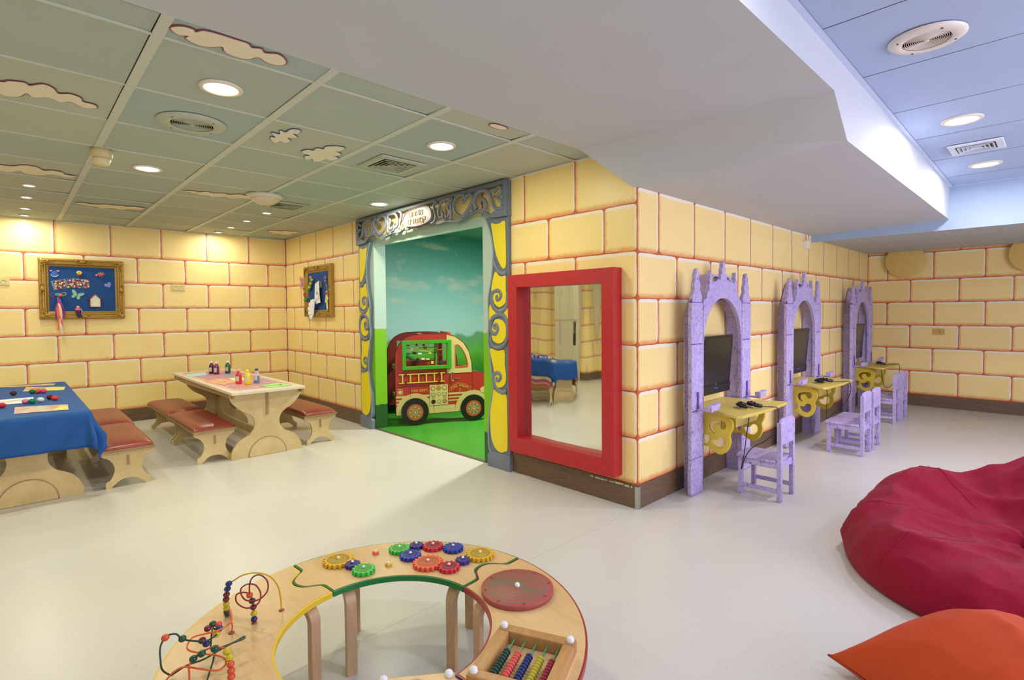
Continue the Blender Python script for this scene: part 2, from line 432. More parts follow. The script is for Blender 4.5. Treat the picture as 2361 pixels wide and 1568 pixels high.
# ------------------------------------------------------------------ ceilings
def cloud(mb, c, parts, line, z, gap=.012):
    for ki, (ox, oy, a, b, rot) in enumerate(parts):
        for rad, dz, mi in ((gap, .0006, line), (0, .0012, 4)):
            n = 28; q = []
            for i in range(n):
                t = -2*PI*i/n; x = (a+rad)*math.cos(t); y = (b+rad)*math.sin(t)
                q.append((c[0]+ox+x*math.cos(rot)-y*math.sin(rot), c[1]+oy+x*math.sin(rot)+y*math.cos(rot), z-dz-.00008*ki))
            mb.add(q, [list(range(n))], mi)
mb = MB()
BX = [-.5650-.6810*k for k in range(-1, 9)]; BY = [-.7*k for k in range(0, 10)]
zt = HC + .004
mb.add([(-LA, 0, HC+.02), (-.355, 0, HC+.02), (-.355, YB, HC+.02), (-LA, YB, HC+.02)], [(0, 1, 2, 3)], 5)
XE = [-.355]+[x for x in BX if -LA+.03 < x < -.36]+[-LA]
YE = [y for y in BY if y > YB]+[YB]
rnd = random.Random(3)
for i in range(len(XE)-1):
    for j in range(len(YE)-1):
        x1, x0 = XE[i], XE[i+1]; y1, y0 = YE[j], YE[j+1]
        mi = 1 + rnd.choice([0, 0, 1, 2]); tl = rnd.choice([0, 0, 0, .003, .006])
        g = rnd.choice([0, 0, 0, .006]); k = .005
        mb.add([(x0+k, y0+.02, zt), (x0+k, y1-.02-g, zt+tl), (x1-k-g, y1-.02-g, zt), (x1-k-g, y0+.02, zt+tl*.5)], [(0, 1, 2, 3)], mi)
for y in YE[:-1]:
    if y < 0: mb.box((-LA, y-.022, HC-.001), (-.355, y+.022, HC+.006), 0)
    else: mb.box((-LA, y-.02, HC-.001), (-.355, y, HC+.006), 0)
for x in XE[1:-1]: mb.box((x-.008, YB, HC), (x+.008, 0, HC+.006), 0)
mb.box((-LA, YB, HC-.001), (-LA+.02, 0, HC+.006), 0)
zc = HC
def cloudp(P, line, w=.009):
    q = smooth(P, 4, True); K_ = len(q); ar = sum(q[i][0]*q[(i+1) % K_][1]-q[(i+1) % K_][0]*q[i][1] for i in range(K_))
    sg = 1 if ar > 0 else -1; off = []
    for i in range(K_):
        a, b = q[i-2], q[(i+2) % K_]; tx, ty = b[0]-a[0], b[1]-a[1]; l_ = math.hypot(tx, ty) or 1
        off.append((q[i][0]+sg*ty/l_*w, q[i][1]-sg*tx/l_*w))
    mb.plate([off], .0008, ((0, 0, HC-.0022), (1, 0, 0), (0, 1, 0)), 0, mi=line)
    mb.plate([q], .0008, ((0, 0, HC-.0036), (1, 0, 0), (0, 1, 0)), 0, mi=4)
cloudp([(-.447,-2.774),(-.405,-2.745),(-.398,-2.705),(-.415,-2.69),(-.378,-2.665),(-.368,-2.60),(-.368,-2.55),(-.368,-2.50),(-.395,-2.475),(-.378,-2.44),(-.405,-2.415),(-.378,-2.37),(-.40,-2.33),(-.445,-2.308),(-.485,-2.33),(-.488,-2.38),(-.462,-2.424),(-.510,-2.45),(-.530,-2.495),(-.515,-2.55),(-.469,-2.573),(-.508,-2.61),(-.525,-2.655),(-.50,-2.707),(-.466,-2.704),(-.485,-2.74)], 6, .007)
cloudp([(-1.60,-3.42),(-1.618,-3.29),(-1.575,-3.257),(-1.55,-3.20),(-1.58,-3.18),(-1.51,-3.13),(-1.54,-3.09),(-1.61,-3.065),(-1.575,-3.02),(-1.60,-2.975),(-1.66,-2.96),(-1.67,-2.91),(-1.72,-2.895),(-1.76,-2.949),(-1.70,-3.01),(-1.75,-3.05),(-1.71,-3.10),(-1.76,-3.16),(-1.71,-3.19),(-1.80,-3.22),(-1.83,-3.28),(-1.76,-3.33),(-1.78,-3.42)], 6, .007)
cloudp([(-1.645,-1.951),(-1.57,-1.985),(-1.56,-1.955),(-1.48,-2.01),(-1.475,-1.96),(-1.40,-1.985),(-1.41,-1.945),(-1.33,-1.94),(-1.31,-1.89),(-1.38,-1.875),(-1.41,-1.90),(-1.46,-1.85),(-1.51,-1.896),(-1.563,-1.855),(-1.63,-1.87),(-1.61,-1.905),(-1.67,-1.915)], 7, .006)
cloudp([(-1.76,-1.70),(-1.68,-1.69),(-1.67,-1.65),(-1.60,-1.655),(-1.59,-1.61),(-1.52,-1.62),(-1.46,-1.561),(-1.464,-1.507),(-1.56,-1.50),(-1.575,-1.525),(-1.621,-1.460),(-1.69,-1.47),(-1.69,-1.50),(-1.73,-1.43),(-1.82,-1.44),(-1.81,-1.49),(-1.90,-1.495),(-1.93,-1.54),(-1.88,-1.565),(-1.92,-1.60),(-1.85,-1.64),(-1.80,-1.62)], 7, .006)
cloudp([(-3.60,-3.50),(-3.67,-3.30),(-3.64,-3.219),(-3.60,-3.20),(-3.55,-3.15),(-3.57,-3.09),(-3.66,-3.05),(-3.61,-2.99),(-3.64,-2.93),(-3.70,-2.92),(-3.722,-2.84),(-3.80,-2.90),(-3.76,-2.99),(-3.88,-3.08),(-3.87,-3.15),(-3.78,-3.19),(-3.89,-3.25),(-3.88,-3.33),(-3.80,-3.5)], 8, .006)
cloudp([(-3.734,-2.04),(-3.68,-1.96),(-3.70,-1.91),(-3.63,-1.87),(-3.66,-1.80),(-3.60,-1.72),(-3.63,-1.67),(-3.54,-1.60),(-3.58,-1.52),(-3.68,-1.48),(-3.69,-1.54),(-3.78,-1.60),(-3.74,-1.68),(-3.83,-1.76),(-3.78,-1.82),(-3.82,-1.88),(-3.76,-1.92)], 8, .007)
cloudp([(-5.096,-2.737),(-5.04,-2.68),(-5.07,-2.62),(-5.03,-2.55),(-4.98,-2.50),(-5.00,-2.43),(-4.95,-2.36),(-4.99,-2.32),(-4.93,-2.25),(-4.98,-2.15),(-5.10,-2.20),(-5.12,-2.28),(-5.22,-2.34),(-5.18,-2.42),(-5.27,-2.50),(-5.18,-2.56),(-5.18,-2.64)], 8, .008)
cloudp([(-5.729,-.55),(-5.66,-.48),(-5.70,-.42),(-5.57,-.38),(-5.62,-.31),(-5.56,-.24),(-5.68,-.18),(-5.78,-.22),(-5.85,-.18),(-5.96,-.26),(-5.90,-.35),(-5.96,-.43),(-5.85,-.47),(-5.84,-.53)], 8, .010)
cloud(mb, (-.40, -.98), [(0, 0, .03, .07, 0)], 6, zc, .008)
o = mb.build('ceiling_left', [M_tbar, *M_tiles, M_cloud, M_gap, M_cline_p, M_cline_b, M_cline_r]); struct(o, 'grey green tiled ceiling with painted clouds')

# plastered beam that runs from over the camera to the far ceiling
mb = MB()
zb = lambda y: 2.70 + (3.787-y)*.0133
P = {'a': (-.355, YB, HC), 'b': (1.30, YB, 2.573), 'c': (1.30, -.2, 2.573), 'd': (-.355, -.2, HC), 'e': (1.30, .05, 2.37), 'f': (-.03, .0, 2.339), 'g': (1.30, 3.787, 2.37), 'h': (0, 3.787, 2.339),
     'i': (1.30, YB, zb(YB)+.1), 'j': (1.30, 3.787, zb(3.787)+.1), 'k': (-.03, 0, 2.80), 'l': (-.355, 0, 2.80), 'm': (0, 0, 2.339)}
ks = list(P); mb.v = [Vector(P[q]) for q in ks]; ix = {q: i for i, q in enumerate(ks)}
def tri(*q): mb.f.append([ix[c] for c in q]); mb.mi.append(0); mb.sm.append(False)
tri(*'adcb'); tri(*'dfec'); tri(*'fhge'); tri(*'bcegji'); tri(*'dlkf')
o = mb.build('ceiling_beam', [M_white_paint]); struct(o, 'broad plastered ceiling beam with a sloping step')
mb = MB(); x0 = 1.30
ys = [YB, -4.36, -3.62, -2.88, -1.97, -1.22, -.50, .22, .98, 1.74, 2.52, 3.30, 3.787]
for i in range(len(ys)-1):
    for (a, b) in ((x0+.03, x0+.72), (x0+.74, x0+1.43), (x0+1.45, x0+2.14), (x0+2.16, XR)):
        mb.add([(a, ys[i]+.0025, zb(ys[i])+.003), (a, ys[i+1]-.0025, zb(ys[i+1])+.004), (b, ys[i+1]-.0025, zb(ys[i+1])+.003), (b, ys[i]+.0025, zb(ys[i])+.003)], [(0, 1, 2, 3)], 1)
for x in (x0, x0+.71, x0+1.42, x0+2.13):
    a, b = (x, x+.032) if x == x0 else (x+.008, x+.032)
    mb.add([(a, YB, zb(YB)), (a, 3.787, zb(3.787)), (b, 3.787, zb(3.787)), (b, YB, zb(YB))], [(0, 1, 2, 3)], 0)
mb.add([(x0, YB, zb(YB)+.012), (x0, 3.787, zb(3.787)+.012), (XR, 3.787, zb(3.787)+.012), (XR, YB, zb(YB)+.012)], [(0, 1, 2, 3)], 0)
mb.box((x0, 3.767, zb(3.787)-.001), (XR, 3.787, zb(3.787)+.01), 0)
struct(mb.build('ceiling_right', [M_tbar_blue, M_tile_blue]), 'pale blue tiled ceiling beyond the beam')
mb = MB(); mb.box((0, 3.787, 2.262), (XR, 3.80, 2.85)); struct(mb.build('ceiling_step', M_blue_paint), 'pale blue drop face before the lower far ceiling')
mb = MB(); mb.box((0, 3.80, 2.305), (XR, LC, 2.33), 0)
xs = [.0, .53, 1.21, 1.89, 2.57, 3.25, XR]
for i in range(len(xs)-1):
    yy = [3.80, 4.02, 4.70, 5.38, 6.06, LC]
    for j in range(len(yy)-1):
        mb.box((xs[i]+.012, yy[j]+.008, 2.302), (xs[i+1]-.012, yy[j+1]-.008, 2.305), 1)
struct(mb.build('ceiling_far', [M_tbar, tile_m('ceiling_tile_pale', (190, 194, 196))]), 'low tiled ceiling in front of the far wall')

# ------------------------------------------------------------------ play room behind the doorway
def mural():
    k = N('sky_mural'); p = k.obj((1, 1, 1), geo=True); s3 = k.n('ShaderNodeSeparateXYZ'); k.l(p, s3.inputs[0]); z = s3.outputs[2]
    sky = k.ramp(k.smooth(z, 1.1, 2.6), [(0, lin((168, 208, 204))), (.5, lin((134, 192, 188))), (1, lin((84, 158, 148)))])  # sky darkens upward: mural paint plus some shade put into the colour
    cn = k.noise(1.7, 5, k.obj((.9, .9, 2.6), (0.3, .1, .55), True), .55, .3)
    cl = k.math('MULTIPLY', k.smooth(cn, .54, .70), k.smooth(z, 1.05, 1.3))
    c = k.mix(k.math('MULTIPLY', cl, .6), sky, lin((206, 208, 190)))
    hn = k.noise(2.4, 3, k.obj((1, 1, .2), geo=True)); hz = k.math('SUBTRACT', z, k.math('MULTIPLY', k.math('SUBTRACT', hn, .5), .5))
    g = k.ramp(k.smooth(hz, .2, 1.15), [(0, lin((44, 110, 40))), (.55, lin((84, 158, 40))), (.72, lin((100, 176, 60))), (1, lin((104, 160, 110)))])
    bush = k.noise(9, 5, p, .6); g = k.mix(k.smooth(bush, .55, .75, 0, .45), g, lin((50, 120, 60)))
    c = k.mix(k.smooth(hz, 1.08, 1.14, 1, 0), c, g)
    k.col(c); k.rough(.5); return k.m
M_mural = mural()
mb = MB(); mb.box((-4.75, .12, 0), (-4.70, 3.6, 2.72)); mb.box((-4.7, 3.55, 0), (-.1, 3.6, 2.72)); o = mb.build('wall_mural', M_mural); struct(o, 'painted sky and meadow wall')
mb = MB(); mb.box((-.15, .12, 0), (-.1, 3.6, 2.72)); struct(mb.build('wall_playroom_right', M_mural))
mb = MB(); mb.box((-4.75, .1, 0), (-3.78, .14, 2.72)); mb.box((-1.70, .1, 0), (-.1, .14, 2.72)); mb.box((-3.78, .1, 2.33), (-1.70, .14, 2.72)); struct(mb.build('wall_playroom_front', M_mural))
mb = MB(); mb.box((-4.75, .1, 2.68), (-.1, 3.6, 2.70), 0)
for i in range(7):
    for j in range(5): mb.box((-4.7+i*.68+.01, .14+j*.7+.01, 2.677), (-4.7+(i+1)*.68-.01, .14+(j+1)*.7-.01, 2.68), 1)
struct(mb.build('ceiling_playroom', [M_tbar, tile_m('ceiling_tile_teal', (120, 170, 150))]))
def jamb_m():
    k = N('jamb_paint'); s3 = k.n('ShaderNodeSeparateXYZ'); p = k.obj(geo=True); k.l(p, s3.inputs[0])
    z = k.math('ADD', s3.outputs[2], k.math('MULTIPLY', k.noise(25, 2, p), .05))
    k.col(k.ramp(k.smooth(z, 0, 2), [(0, lin((38, 84, 30))), (.07, lin((120, 182, 22))), (.70, lin((178, 200, 190)))], 'CONSTANT')); k.rough(.5); return k.m
mb = MB(); mb.box((-4.0, -.003, 0), (-3.775, .16, 2.335)); mb.box((-1.705, -.003, 0), (-1.36, .16, 2.335)); struct(mb.build('door_1', jamb_m()), 'pale blue and green door jambs')
mb = MB(); mb.box((-3.95, -.0035, 2.325), (-1.42, .16, 2.37)); mb.box((-3.78, .0, 2.27), (-1.70, .03, 2.33)); struct(mb.build('trim_4', mat('pale_teal_paint', (168, 198, 184), .5)), 'pale teal lintel over the doorway')
mb = MB(); mb.box((-4.70, .14, 0), (-4.69, 3.55, .17)); mb.box((-4.7, .14, 0), (-3.8, .15, .17)); struct(mb.build('baseboard_playroom', mat('dark_green_vinyl', (24, 62, 34), .4)))

# ------------------------------------------------------------------ ceiling fixtures
M_glow = mat('lamp_glow', (255, 250, 235), .4, var=0, emit=(255, 246, 222), es=14)
M_glow_c = mat('lamp_glow_cool', (255, 252, 245), .4, var=0, emit=(255, 250, 240), es=14)
M_ring = mat('lamp_ring', (226, 214, 196), .35, var=.02)
def downlight(x, y, z, r, energy, color, label, group, glow=M_glow, spot=False):
    t = thing('ceiling_light', label, 'light', (x, y, z), 0, group)
    mb = L(); mb.lathe([(r*.74, -.002), (r*.80, -.010), (r*.97, -.007), (r, 0), (r*.97, .004), (r*.76, .006)], (0, 0, 0), 40, cap=False); mb.build('trim_ring', M_ring, t)
    mb = L(); mb.lathe([(0, -.003), (r*.70, -.003), (r*.74, .004)], (0, 0, 0), 32); mb.build('lens', glow, t)
    lamp('lamp', 'AREA', (0, 0, -.012), energy, color, parent=t, shape='DISK', size=r*1.4)
    return t
GL = 'round ceiling lights over the left room'
GREENISH = (1.0, .97, .71)
for (x, y, lab) in ((-.953, -2.45, 'large round glaring ceiling light nearest the camera, beside the plum-outlined cloud'), (-3.03, -2.44, 'round ceiling light between the smoke detector and the round speaker grille'),
                    (-.96, -1.02, 'round ceiling light beside the square air vent, nearest the beam'), (-3.05, -.33, 'round ceiling light close above the scrollwork door header')):
    downlight(x, y, HC, .105, 15, GREENISH, lab, GL)
for (x, y, lab) in ((-4.4, -3.12, 'tiny spotlight farthest from the left wall in the left row of four'), (-5.06, -3.125, 'tiny spotlight second from the camera in the left row of four'), (-5.82, -3.12, 'tiny spotlight third from the camera in the left row of four'), (-6.36, -3.115, 'tiny spotlight nearest the left wall above the framed board'),
                    (-5.09, -1.055, 'tiny spotlight in the right row, farthest from the left wall'), (-5.76, -1.05, 'tiny spotlight in the middle of the right row of three'), (-6.33, -1.055, 'tiny spotlight in the right row, closest to the left wall')):
    near = x < -6.2
    downlight(x, y, HC, .052, 6.5 if near else 5, (1, .98, .86), lab, 'tiny ceiling spotlights near the left wall')
downlight(-4.38, -1.052, HC, .06, 3, GREENISH, 'small dim round ceiling light beyond the square vent', None)
# more of the same fittings over the part of the room behind the camera, seen only through the mirror or from aside
for (x, y, w) in ((-.95, -3.9, 'left of the camera, nearest the beam'), (-3.03, -3.9, 'beyond the blue table'), (-5.1, -4.9, 'nearest the tall cabinet'), (-3.03, -5.3, 'close to the rear wall')):
    downlight(x, y, HC, .105, 12, GREENISH, 'round ceiling light ' + w, 'round ceiling lights behind the camera')
GR = 'round ceiling lights in the blue ceiling'
for (x, y, lab) in ((1.635, 1.44, 'large bright round light in the blue ceiling, nearer the camera'), (1.64, 2.955, 'bright round light in the blue ceiling beyond the square vent')):
    downlight(x, y, zb(y)+.002, .115, 22, (.98, .91, 1), lab, GR, M_glow_c)
for (x, y, w) in ((1.64, -1.75, 'over the camera'), (3.6, -1.75, 'between the camera and the right window'), (3.6, 1.4, 'beside the right window'), (3.6, 3.0, 'nearest the far step'), (3.6, -4.2, 'behind the camera')):
    downlight(x, y, zb(y)+.002, .115, 15, (.80, .83, 1), 'round light in the blue ceiling ' + w, 'round lights in the blue ceiling out of frame', M_glow_c)
def room_light(x, y, z, e, c, lab):
    t = thing('ceiling_light', lab, 'light', (x, y, z)); mb = L(); mb.cyl((0, 0, -.02), .14, .02, 32); mb.build('lens', M_glow, t)
    lamp('lamp', 'AREA', (0, 0, -.03), e, c, parent=t, shape='DISK', size=.25)
room_light(-2.3, 1.6, 2.677, 115, (1, .98, .92), 'round ceiling light inside the green play room')

M_grille = mat('grille_dark', (70, 74, 66), .6, var=0)
def speaker(x, y, z, lab, r, body, tone):
    t = thing('ceiling_speaker', lab, 'speaker', (x, y, z))
    mb = L(); mb.lathe([(r*.62, -.014), (r*.66, -.018), (r*.9, -.014), (r, -.004), (r, 0)], (0, 0, 0), 48, cap=False); mb.build('trim_ring', body, t)
    g = L(); g.lathe([(0, -.006), (r*.63, -.006)], (0, 0, 0), 40, mi=1)
    for i in range(1, 13):
        q = r*.62*i/12; g.lathe([(q-.0035, -.008), (q-.0018, -.013), (q, -.008)], (0, 0, 0), 40, cap=False)
    g.build('grille', [body, tone], t)
    c = L(); c.cyl((0, 0, -.016), r*.07, .006, 14); c.build('badge', body, t)
    for a in (35, 125, 215, 305):
        s_ = L(); s_.cyl((r*.8*math.cos(R(a)), r*.8*math.sin(R(a)), -.0185), .005, .004, 8); s_.build('screw', M_grille, t)
    return t
speaker(-1.636, -2.432, HC, 'grey green round speaker grille in the left ceiling', .19, mat('grille_green_grey', (178, 184, 164), .5, var=.02), mat('grille_shadow', (112, 122, 108), .6, var=0))
speaker(1.655, -.06, zb(-.06), 'beige round speaker grille in the blue ceiling', .155, mat('grille_beige', (222, 212, 202), .45, var=.02), mat('grille_shadow_warm', (140, 118, 108), .6, var=0))
def vent(x, y, z, r, lab, body):
    t = thing('air_vent', lab, 'vent', (x, y, z))
    mb = L()
    def ring(a, b, z0, z1, mi=0, m_=mb):
        m_.add([(-a, -a, z0), (a, -a, z0), (a, a, z0), (-a, a, z0), (-b, -b, z1), (b, -b, z1), (b, b, z1), (-b, b, z1)], [(0, 1, 5, 4), (1, 2, 6, 5), (2, 3, 7, 6), (3, 0, 4, 7)], mi)
    ring(r, r*.97, 0, -.012); ring(r*.97, r*.72, -.012, -.012); ring(r*.72, r*.72, -.012, .0); mb.build('frame', body, t)
    b = L(); b.add([(-r*.95, -r*.95, -.002), (r*.95, -r*.95, -.002), (r*.95, r*.95, -.002), (-r*.95, r*.95, -.002)], [(0, 1, 2, 3)]); b.build('opening', M_grille, t)
    for k in (.66, .50, .35, .2):
        l = L(); ring(r*k, r*(k-.09), -.016, -.003, 0, l); ring(r*k, r*k-.004, -.016, -.018, 0, l); l.build('louvre', body, t)
vent(-1.62, -1.03, HC, .20, 'square louvred air vent between a round light and the beam, left ceiling', mat('vent_grey_green', (176, 180, 156), .5, var=.02))
vent(-3.80, -1.04, HC, .19, 'farther square air vent, half hidden behind the domed detector', mat('vent_grey_green_far', (168, 172, 150), .5, var=.02))
vent(1.64, 2.25, zb(2.25), .165, 'white square air vent in the blue ceiling between two lights', mat('vent_white', (216, 222, 232), .45, var=.01))
t = thing('motion_detector', 'round domed cream motion detector on the left ceiling', 'detector', (-3.42, -1.40, HC))
mb = L(); mb.lathe([(.165, 0), (.168, -.02), (.15, -.035), (.13, -.037)], (0, 0, 0), 40); mb.build('base', mat('detector_body', (214, 208, 184), .45, var=.02), t)
mb = L(); mb.lathe([(.135, -.034), (.125, -.05), (.08, -.082), (.03, -.098), (0, -.10)], (0, 0, 0), 32); mb.build('dome', mat('detector_dome', (216, 196, 168), .35, var=.08), t)
t = thing('smoke_detector', 'cream two-tier smoke detector hanging from the left ceiling', 'smoke detector', (-2.665, -2.775, HC))
mb = L(); mb.lathe([(.062, 0), (.066, -.02), (.064, -.055), (.05, -.062)], (0, 0, 0), 28); mb.build('base', mat('detector_cream', (206, 190, 142), .45, var=.04), t)
mb = L(); mb.lathe([(.044, -.058), (.055, -.072), (.05, -.085), (.045, -.105), (.036, -.112), (0, -.114)], (0, 0, 0), 24); mb.build('sensor_head', mat('detector_ivory', (220, 206, 158), .45, var=.04), t)

# ------------------------------------------------------------------ scroll-work door surround
M_slate = mat('slate_blue_paint', (104, 116, 130), .42, var=.10, vs_=6)
M_slate_l = mat('slate_blue_raised', (116, 124, 142), .4, var=.12, vs_=5)
M_yel = mat('bright_yellow_paint', (236, 214, 26), .4, var=.04, vs_=3)
M_gold_t = mat('gold_lettering', (226, 190, 40), .4, var=0)
XE_R = -1.305; XE_L = -4.085
def frame_side(mirror):
    """coordinates in metres from the outer edge inward"""
    if mirror: return lambda p: (XE_L + .0 + p[0]*.98 + .0, p[1])
    return lambda p: (XE_R - p[0], p[1])
F0 = ((0, -.0, 0), (1, 0, 0), (0, 0, 1))   # plates in the xz plane, thickness towards -y
def Fy(y): return ((0, y, 0), (1, 0, 0), (0, 0, 1))
inner = [(.267, .135), (.301, .191), (.298, .427), (.26, .609), (.231, .752), (.255, .901), (.275, 1.075), (.295, 1.19), (.283, 1.365), (.289, 1.563), (.242, 1.75), (.219, 1.90), (.217, 2.017), (.239, 2.146), (.277, 2.246), (.318, 2.32)]
inl = [
 [(.223,2.267),(.175,2.255),(.114,2.254),(.077,2.267),(.045,2.266),(.037,2.216),(.031,1.969),(.037,1.858),(.078,1.846),(.138,1.928),(.174,2.013),(.21,2.174)],
 [(.177,1.821),(.13,1.783),(.084,1.771),(.038,1.775),(.037,1.692),(.034,1.557),(.067,1.513),(.126,1.494),(.185,1.521),(.20,1.55),(.227,1.619),(.226,1.7)],
 [(.246,1.522),(.173,1.441),(.253,1.371),(.268,1.44)],
 [(.068,1.44),(.012,1.484),(.008,1.379)],
 [(.187,1.378),(.128,1.384),(.061,1.356),(.037,1.289),(.046,1.221),(.088,1.174),(.148,1.161),(.216,1.187),(.233,1.244),(.22,1.32)],
 [(.257,1.11),(.157,1.092),(.061,1.096),(.058,.972),(.043,.883),(.052,.803),(.111,.758),(.17,.76),(.20,.83),(.211,.927),(.244,1.03)],
 [(.223,.729),(.146,.703),(.045,.702),(.031,.523),(.031,.216),(.068,.175),(.119,.156),(.187,.176),(.247,.259),(.267,.432),(.251,.61)]]
curls = [
 [(.03,1.80),(.084,1.80),(.14,1.83),(.185,1.89),(.20,1.95)],
 [(.127,1.45),(.203,1.492),(.228,1.562),(.218,1.619),(.175,1.646),(.124,1.639),(.099,1.604),(.117,1.571),(.152,1.562),(.160,1.59),(.142,1.60)],
 [(.127,1.45),(.06,1.468),(.022,1.523),(.018,1.62)],
 [(.127,1.43),(.21,1.40),(.245,1.34),(.240,1.28),(.205,1.25),(.165,1.258),(.146,1.298),(.162,1.332),(.192,1.33),(.192,1.303),(.178,1.298)],
 [(.127,1.43),(.055,1.41),(.020,1.345),(.020,1.233),(.060,1.152),(.157,1.120),(.230,1.146),(.255,1.21)],
 [(.044,.735),(.086,.715),(.162,.735),(.204,.789),(.212,.858),(.169,.89),(.126,.882),(.113,.849),(.144,.818),(.17,.826),(.164,.85)]]
def shrink(P, d):
    cx = sum(p[0] for p in P)/len(P); cy = sum(p[1] for p in P)/len(P); out = []
    for p in P:
        dx_, dy_ = p[0]-cx, p[1]-cy; l = math.hypot(dx_, dy_) or 1; out.append((p[0]-dx_/l*d, p[1]-dy_/l*d))
    return out
df = thing('door_surround', 'slate blue scrollwork door surround with yellow inlays around the doorway', 'door frame', (0, 0, 0))
for mir in (False, True):
    T = frame_side(mir)
    out = [(.005, .135), *smooth(inner, 4), (.005, 2.32)]
    mb = MB(); mb.plate([[T(p) for p in out]], .04, Fy(-.003), .004); mb.build('side_panel', M_slate, df)
    if not mir: pass
    mb = MB(); mb.plate([[T(p) for p in ((-.002, 0), (.30, 0), (.305, .11), (.27, .145), (-.002, .145))]], .052, Fy(-.003), .006); mb.build('plinth', M_slate_l, df)
    for P in inl:
        mb = MB(); mb.plate([[T(p) for p in smooth(P, 3, True)]], .006, Fy(-.0432), .0015); mb.build('inlay', M_yel, df)
    for P in curls:
        q = smooth([T(p) for p in P], 5); n_ = len(q)
        ww = [.006 + .016*min(1, (i if 0 else 1)*1.0)*(1-.55*(i/n_)**2) for i in range(n_)]
        mb = MB(); mb.tube([(a, -.047, b) for a, b in q], ww, 10, flat=((0, 1, 0), .012)); mb.build('scroll', M_slate_l, df)
    # raised rim on the wavy edge
    q = [T(p) for p in smooth([(a-.012, b) for a, b in inner], 4)]
    mb = MB(); mb.tube([(a, -.045, b) for a, b in q], .008, 8, flat=((0, 1, 0), .01)); mb.build('edge_moulding', mat('slate_edge_light', (136, 156, 168), .4, var=.05) if not mir else bpy.data.materials['slate_edge_light'], df)
# header: open fretwork in front of the yellow wall
hd = {
 'curl': [(.393,2.428),(.423,2.472),(.422,2.536),(.371,2.575),(.291,2.577),(.224,2.549),(.191,2.493),(.164,2.42),(.113,2.381),(.03,2.381)],
 'spiral': [(.330,2.385),(.274,2.411),(.269,2.461),(.283,2.488),(.317,2.5),(.337,2.484),(.327,2.464)],
 'heart1': [(.616,2.534),(.6,2.519),(.575,2.527),(.565,2.558),(.598,2.588),(.674,2.590),(.725,2.560),(.744,2.508),(.721,2.443),(.667,2.398),(.603,2.372)],
 'heart2': [(.603,2.372),(.549,2.411),(.495,2.456),(.457,2.502),(.456,2.548),(.493,2.574),(.541,2.566),(.557,2.545)],
 'swirl1': [(.762,2.576),(.854,2.586),(.948,2.573),(.99,2.516),(.998,2.461),(.975,2.422),(.933,2.424),(.921,2.45),(.946,2.470)],
 'swirl2': [(.775,2.539),(.838,2.521),(.833,2.486),(.811,2.449),(.835,2.417),(.869,2.415),(.874,2.437)],
 'swirl3': [(1.031,2.593),(1.08,2.558),(1.069,2.499),(1.046,2.439),(1.072,2.393),(1.121,2.378),(1.133,2.394)],
 'bar': [(.775,2.60),(.787,2.514),(.789,2.370)],
 'eye': [(.148,2.53),(.11,2.56),(.072,2.57),(.050,2.53),(.074,2.49),(.139,2.495)],
 'eye2': [(.139,2.495),(.10,2.475),(.055,2.45),(.05,2.40)],
 'fill': [(.93,2.424),(.91,2.39),(.86,2.385)], 'drop': [(.45,2.40),(.47,2.43),(.44,2.45)],
}
Wd_ = XE_R - XE_L
wave = [(0, 2.305), (.20, 2.312), (.25, 2.335), (.324, 2.362), (.414, 2.385), (.507, 2.372), (.603, 2.348), (.69, 2.330), (.779, 2.345), (.893, 2.360), (1.0, 2.352), (1.10, 2.368), (1.19, 2.362), (1.28, 2.378), (1.39, 2.362)]
def both(fn):
    for s_ in (0, 1): fn((lambda p: (XE_R-p[0], p[1])) if s_ == 0 else (lambda p: (XE_L+p[0], p[1])))
lower = [(XE_R-a, b) for a, b in smooth(wave, 3)] + [(XE_L+a, b) for a, b in reversed(smooth(wave, 3)[:-1])]
upper_cut = [(XE_L+.032, 2.36), (XE_L+.032, 2.590), (XE_R-.032, 2.590), (XE_R-.032, 2.36)]
cutlow = [(XE_R-a, b+.035+(.035 if a < .15 else 0)) for a, b in smooth(wave, 3) if a > .04] ; cutlow2 = [(XE_L+a, b+.035+(.035 if a < .15 else 0)) for a, b in reversed(smooth(wave, 3)[:-1]) if a > .04]
mb = MB(); mb.plate([[*lower, (XE_L, 2.622), (XE_R, 2.622)], [*cutlow, *cutlow2, (XE_L+.032, 2.590), (XE_R-.032, 2.590)]], .03, Fy(-.048), .004); mb.build('header_board', M_slate, df)
mb = MB(); mb.box((XE_L, -.05, 2.595), (XE_R, 0, 2.622)); mb.box((XE_R-.02, -.05, 2.31), (XE_R, 0, 2.5949)); mb.box((XE_L, -.05, 2.31), (XE_L+.02, 0, 2.5949)); mb.build('header_side', M_slate, df)
def put(T):
    for k_, P in hd.items():
        q = smooth([T(p) for p in P], 5); n_ = len(q); w0 = .023 if k_ in ('curl', 'heart1', 'heart2', 'spiral') else .018
        if k_ in ('eye', 'eye2', 'fill', 'drop'): w0 = .014
        mb = MB(); mb.tube([(a, -.078, b) for a, b in q], [w0*(1-.35*i/n_) for i in range(n_)], 10, flat=((0, 1, 0), .013)); mb.build('scroll', M_slate_l, df)
both(put)
sg = [(1.632,2.50),(1.575,2.545),(1.452,2.562),(1.319,2.572),(1.20,2.568),(1.13,2.54),(1.10,2.474),(1.118,2.422),(1.196,2.394),(1.324,2.381),(1.457,2.385),(1.579,2.405),(1.648,2.452)]
mb = MB(); mb.plate([[(XE_R-a, b) for a, b in smooth(sg, 4, True)]], .02, Fy(-.075), .006); sp = mb.build('sign_panel', mat('sign_lilac_grey', (176, 174, 190), .35, var=.06), df)
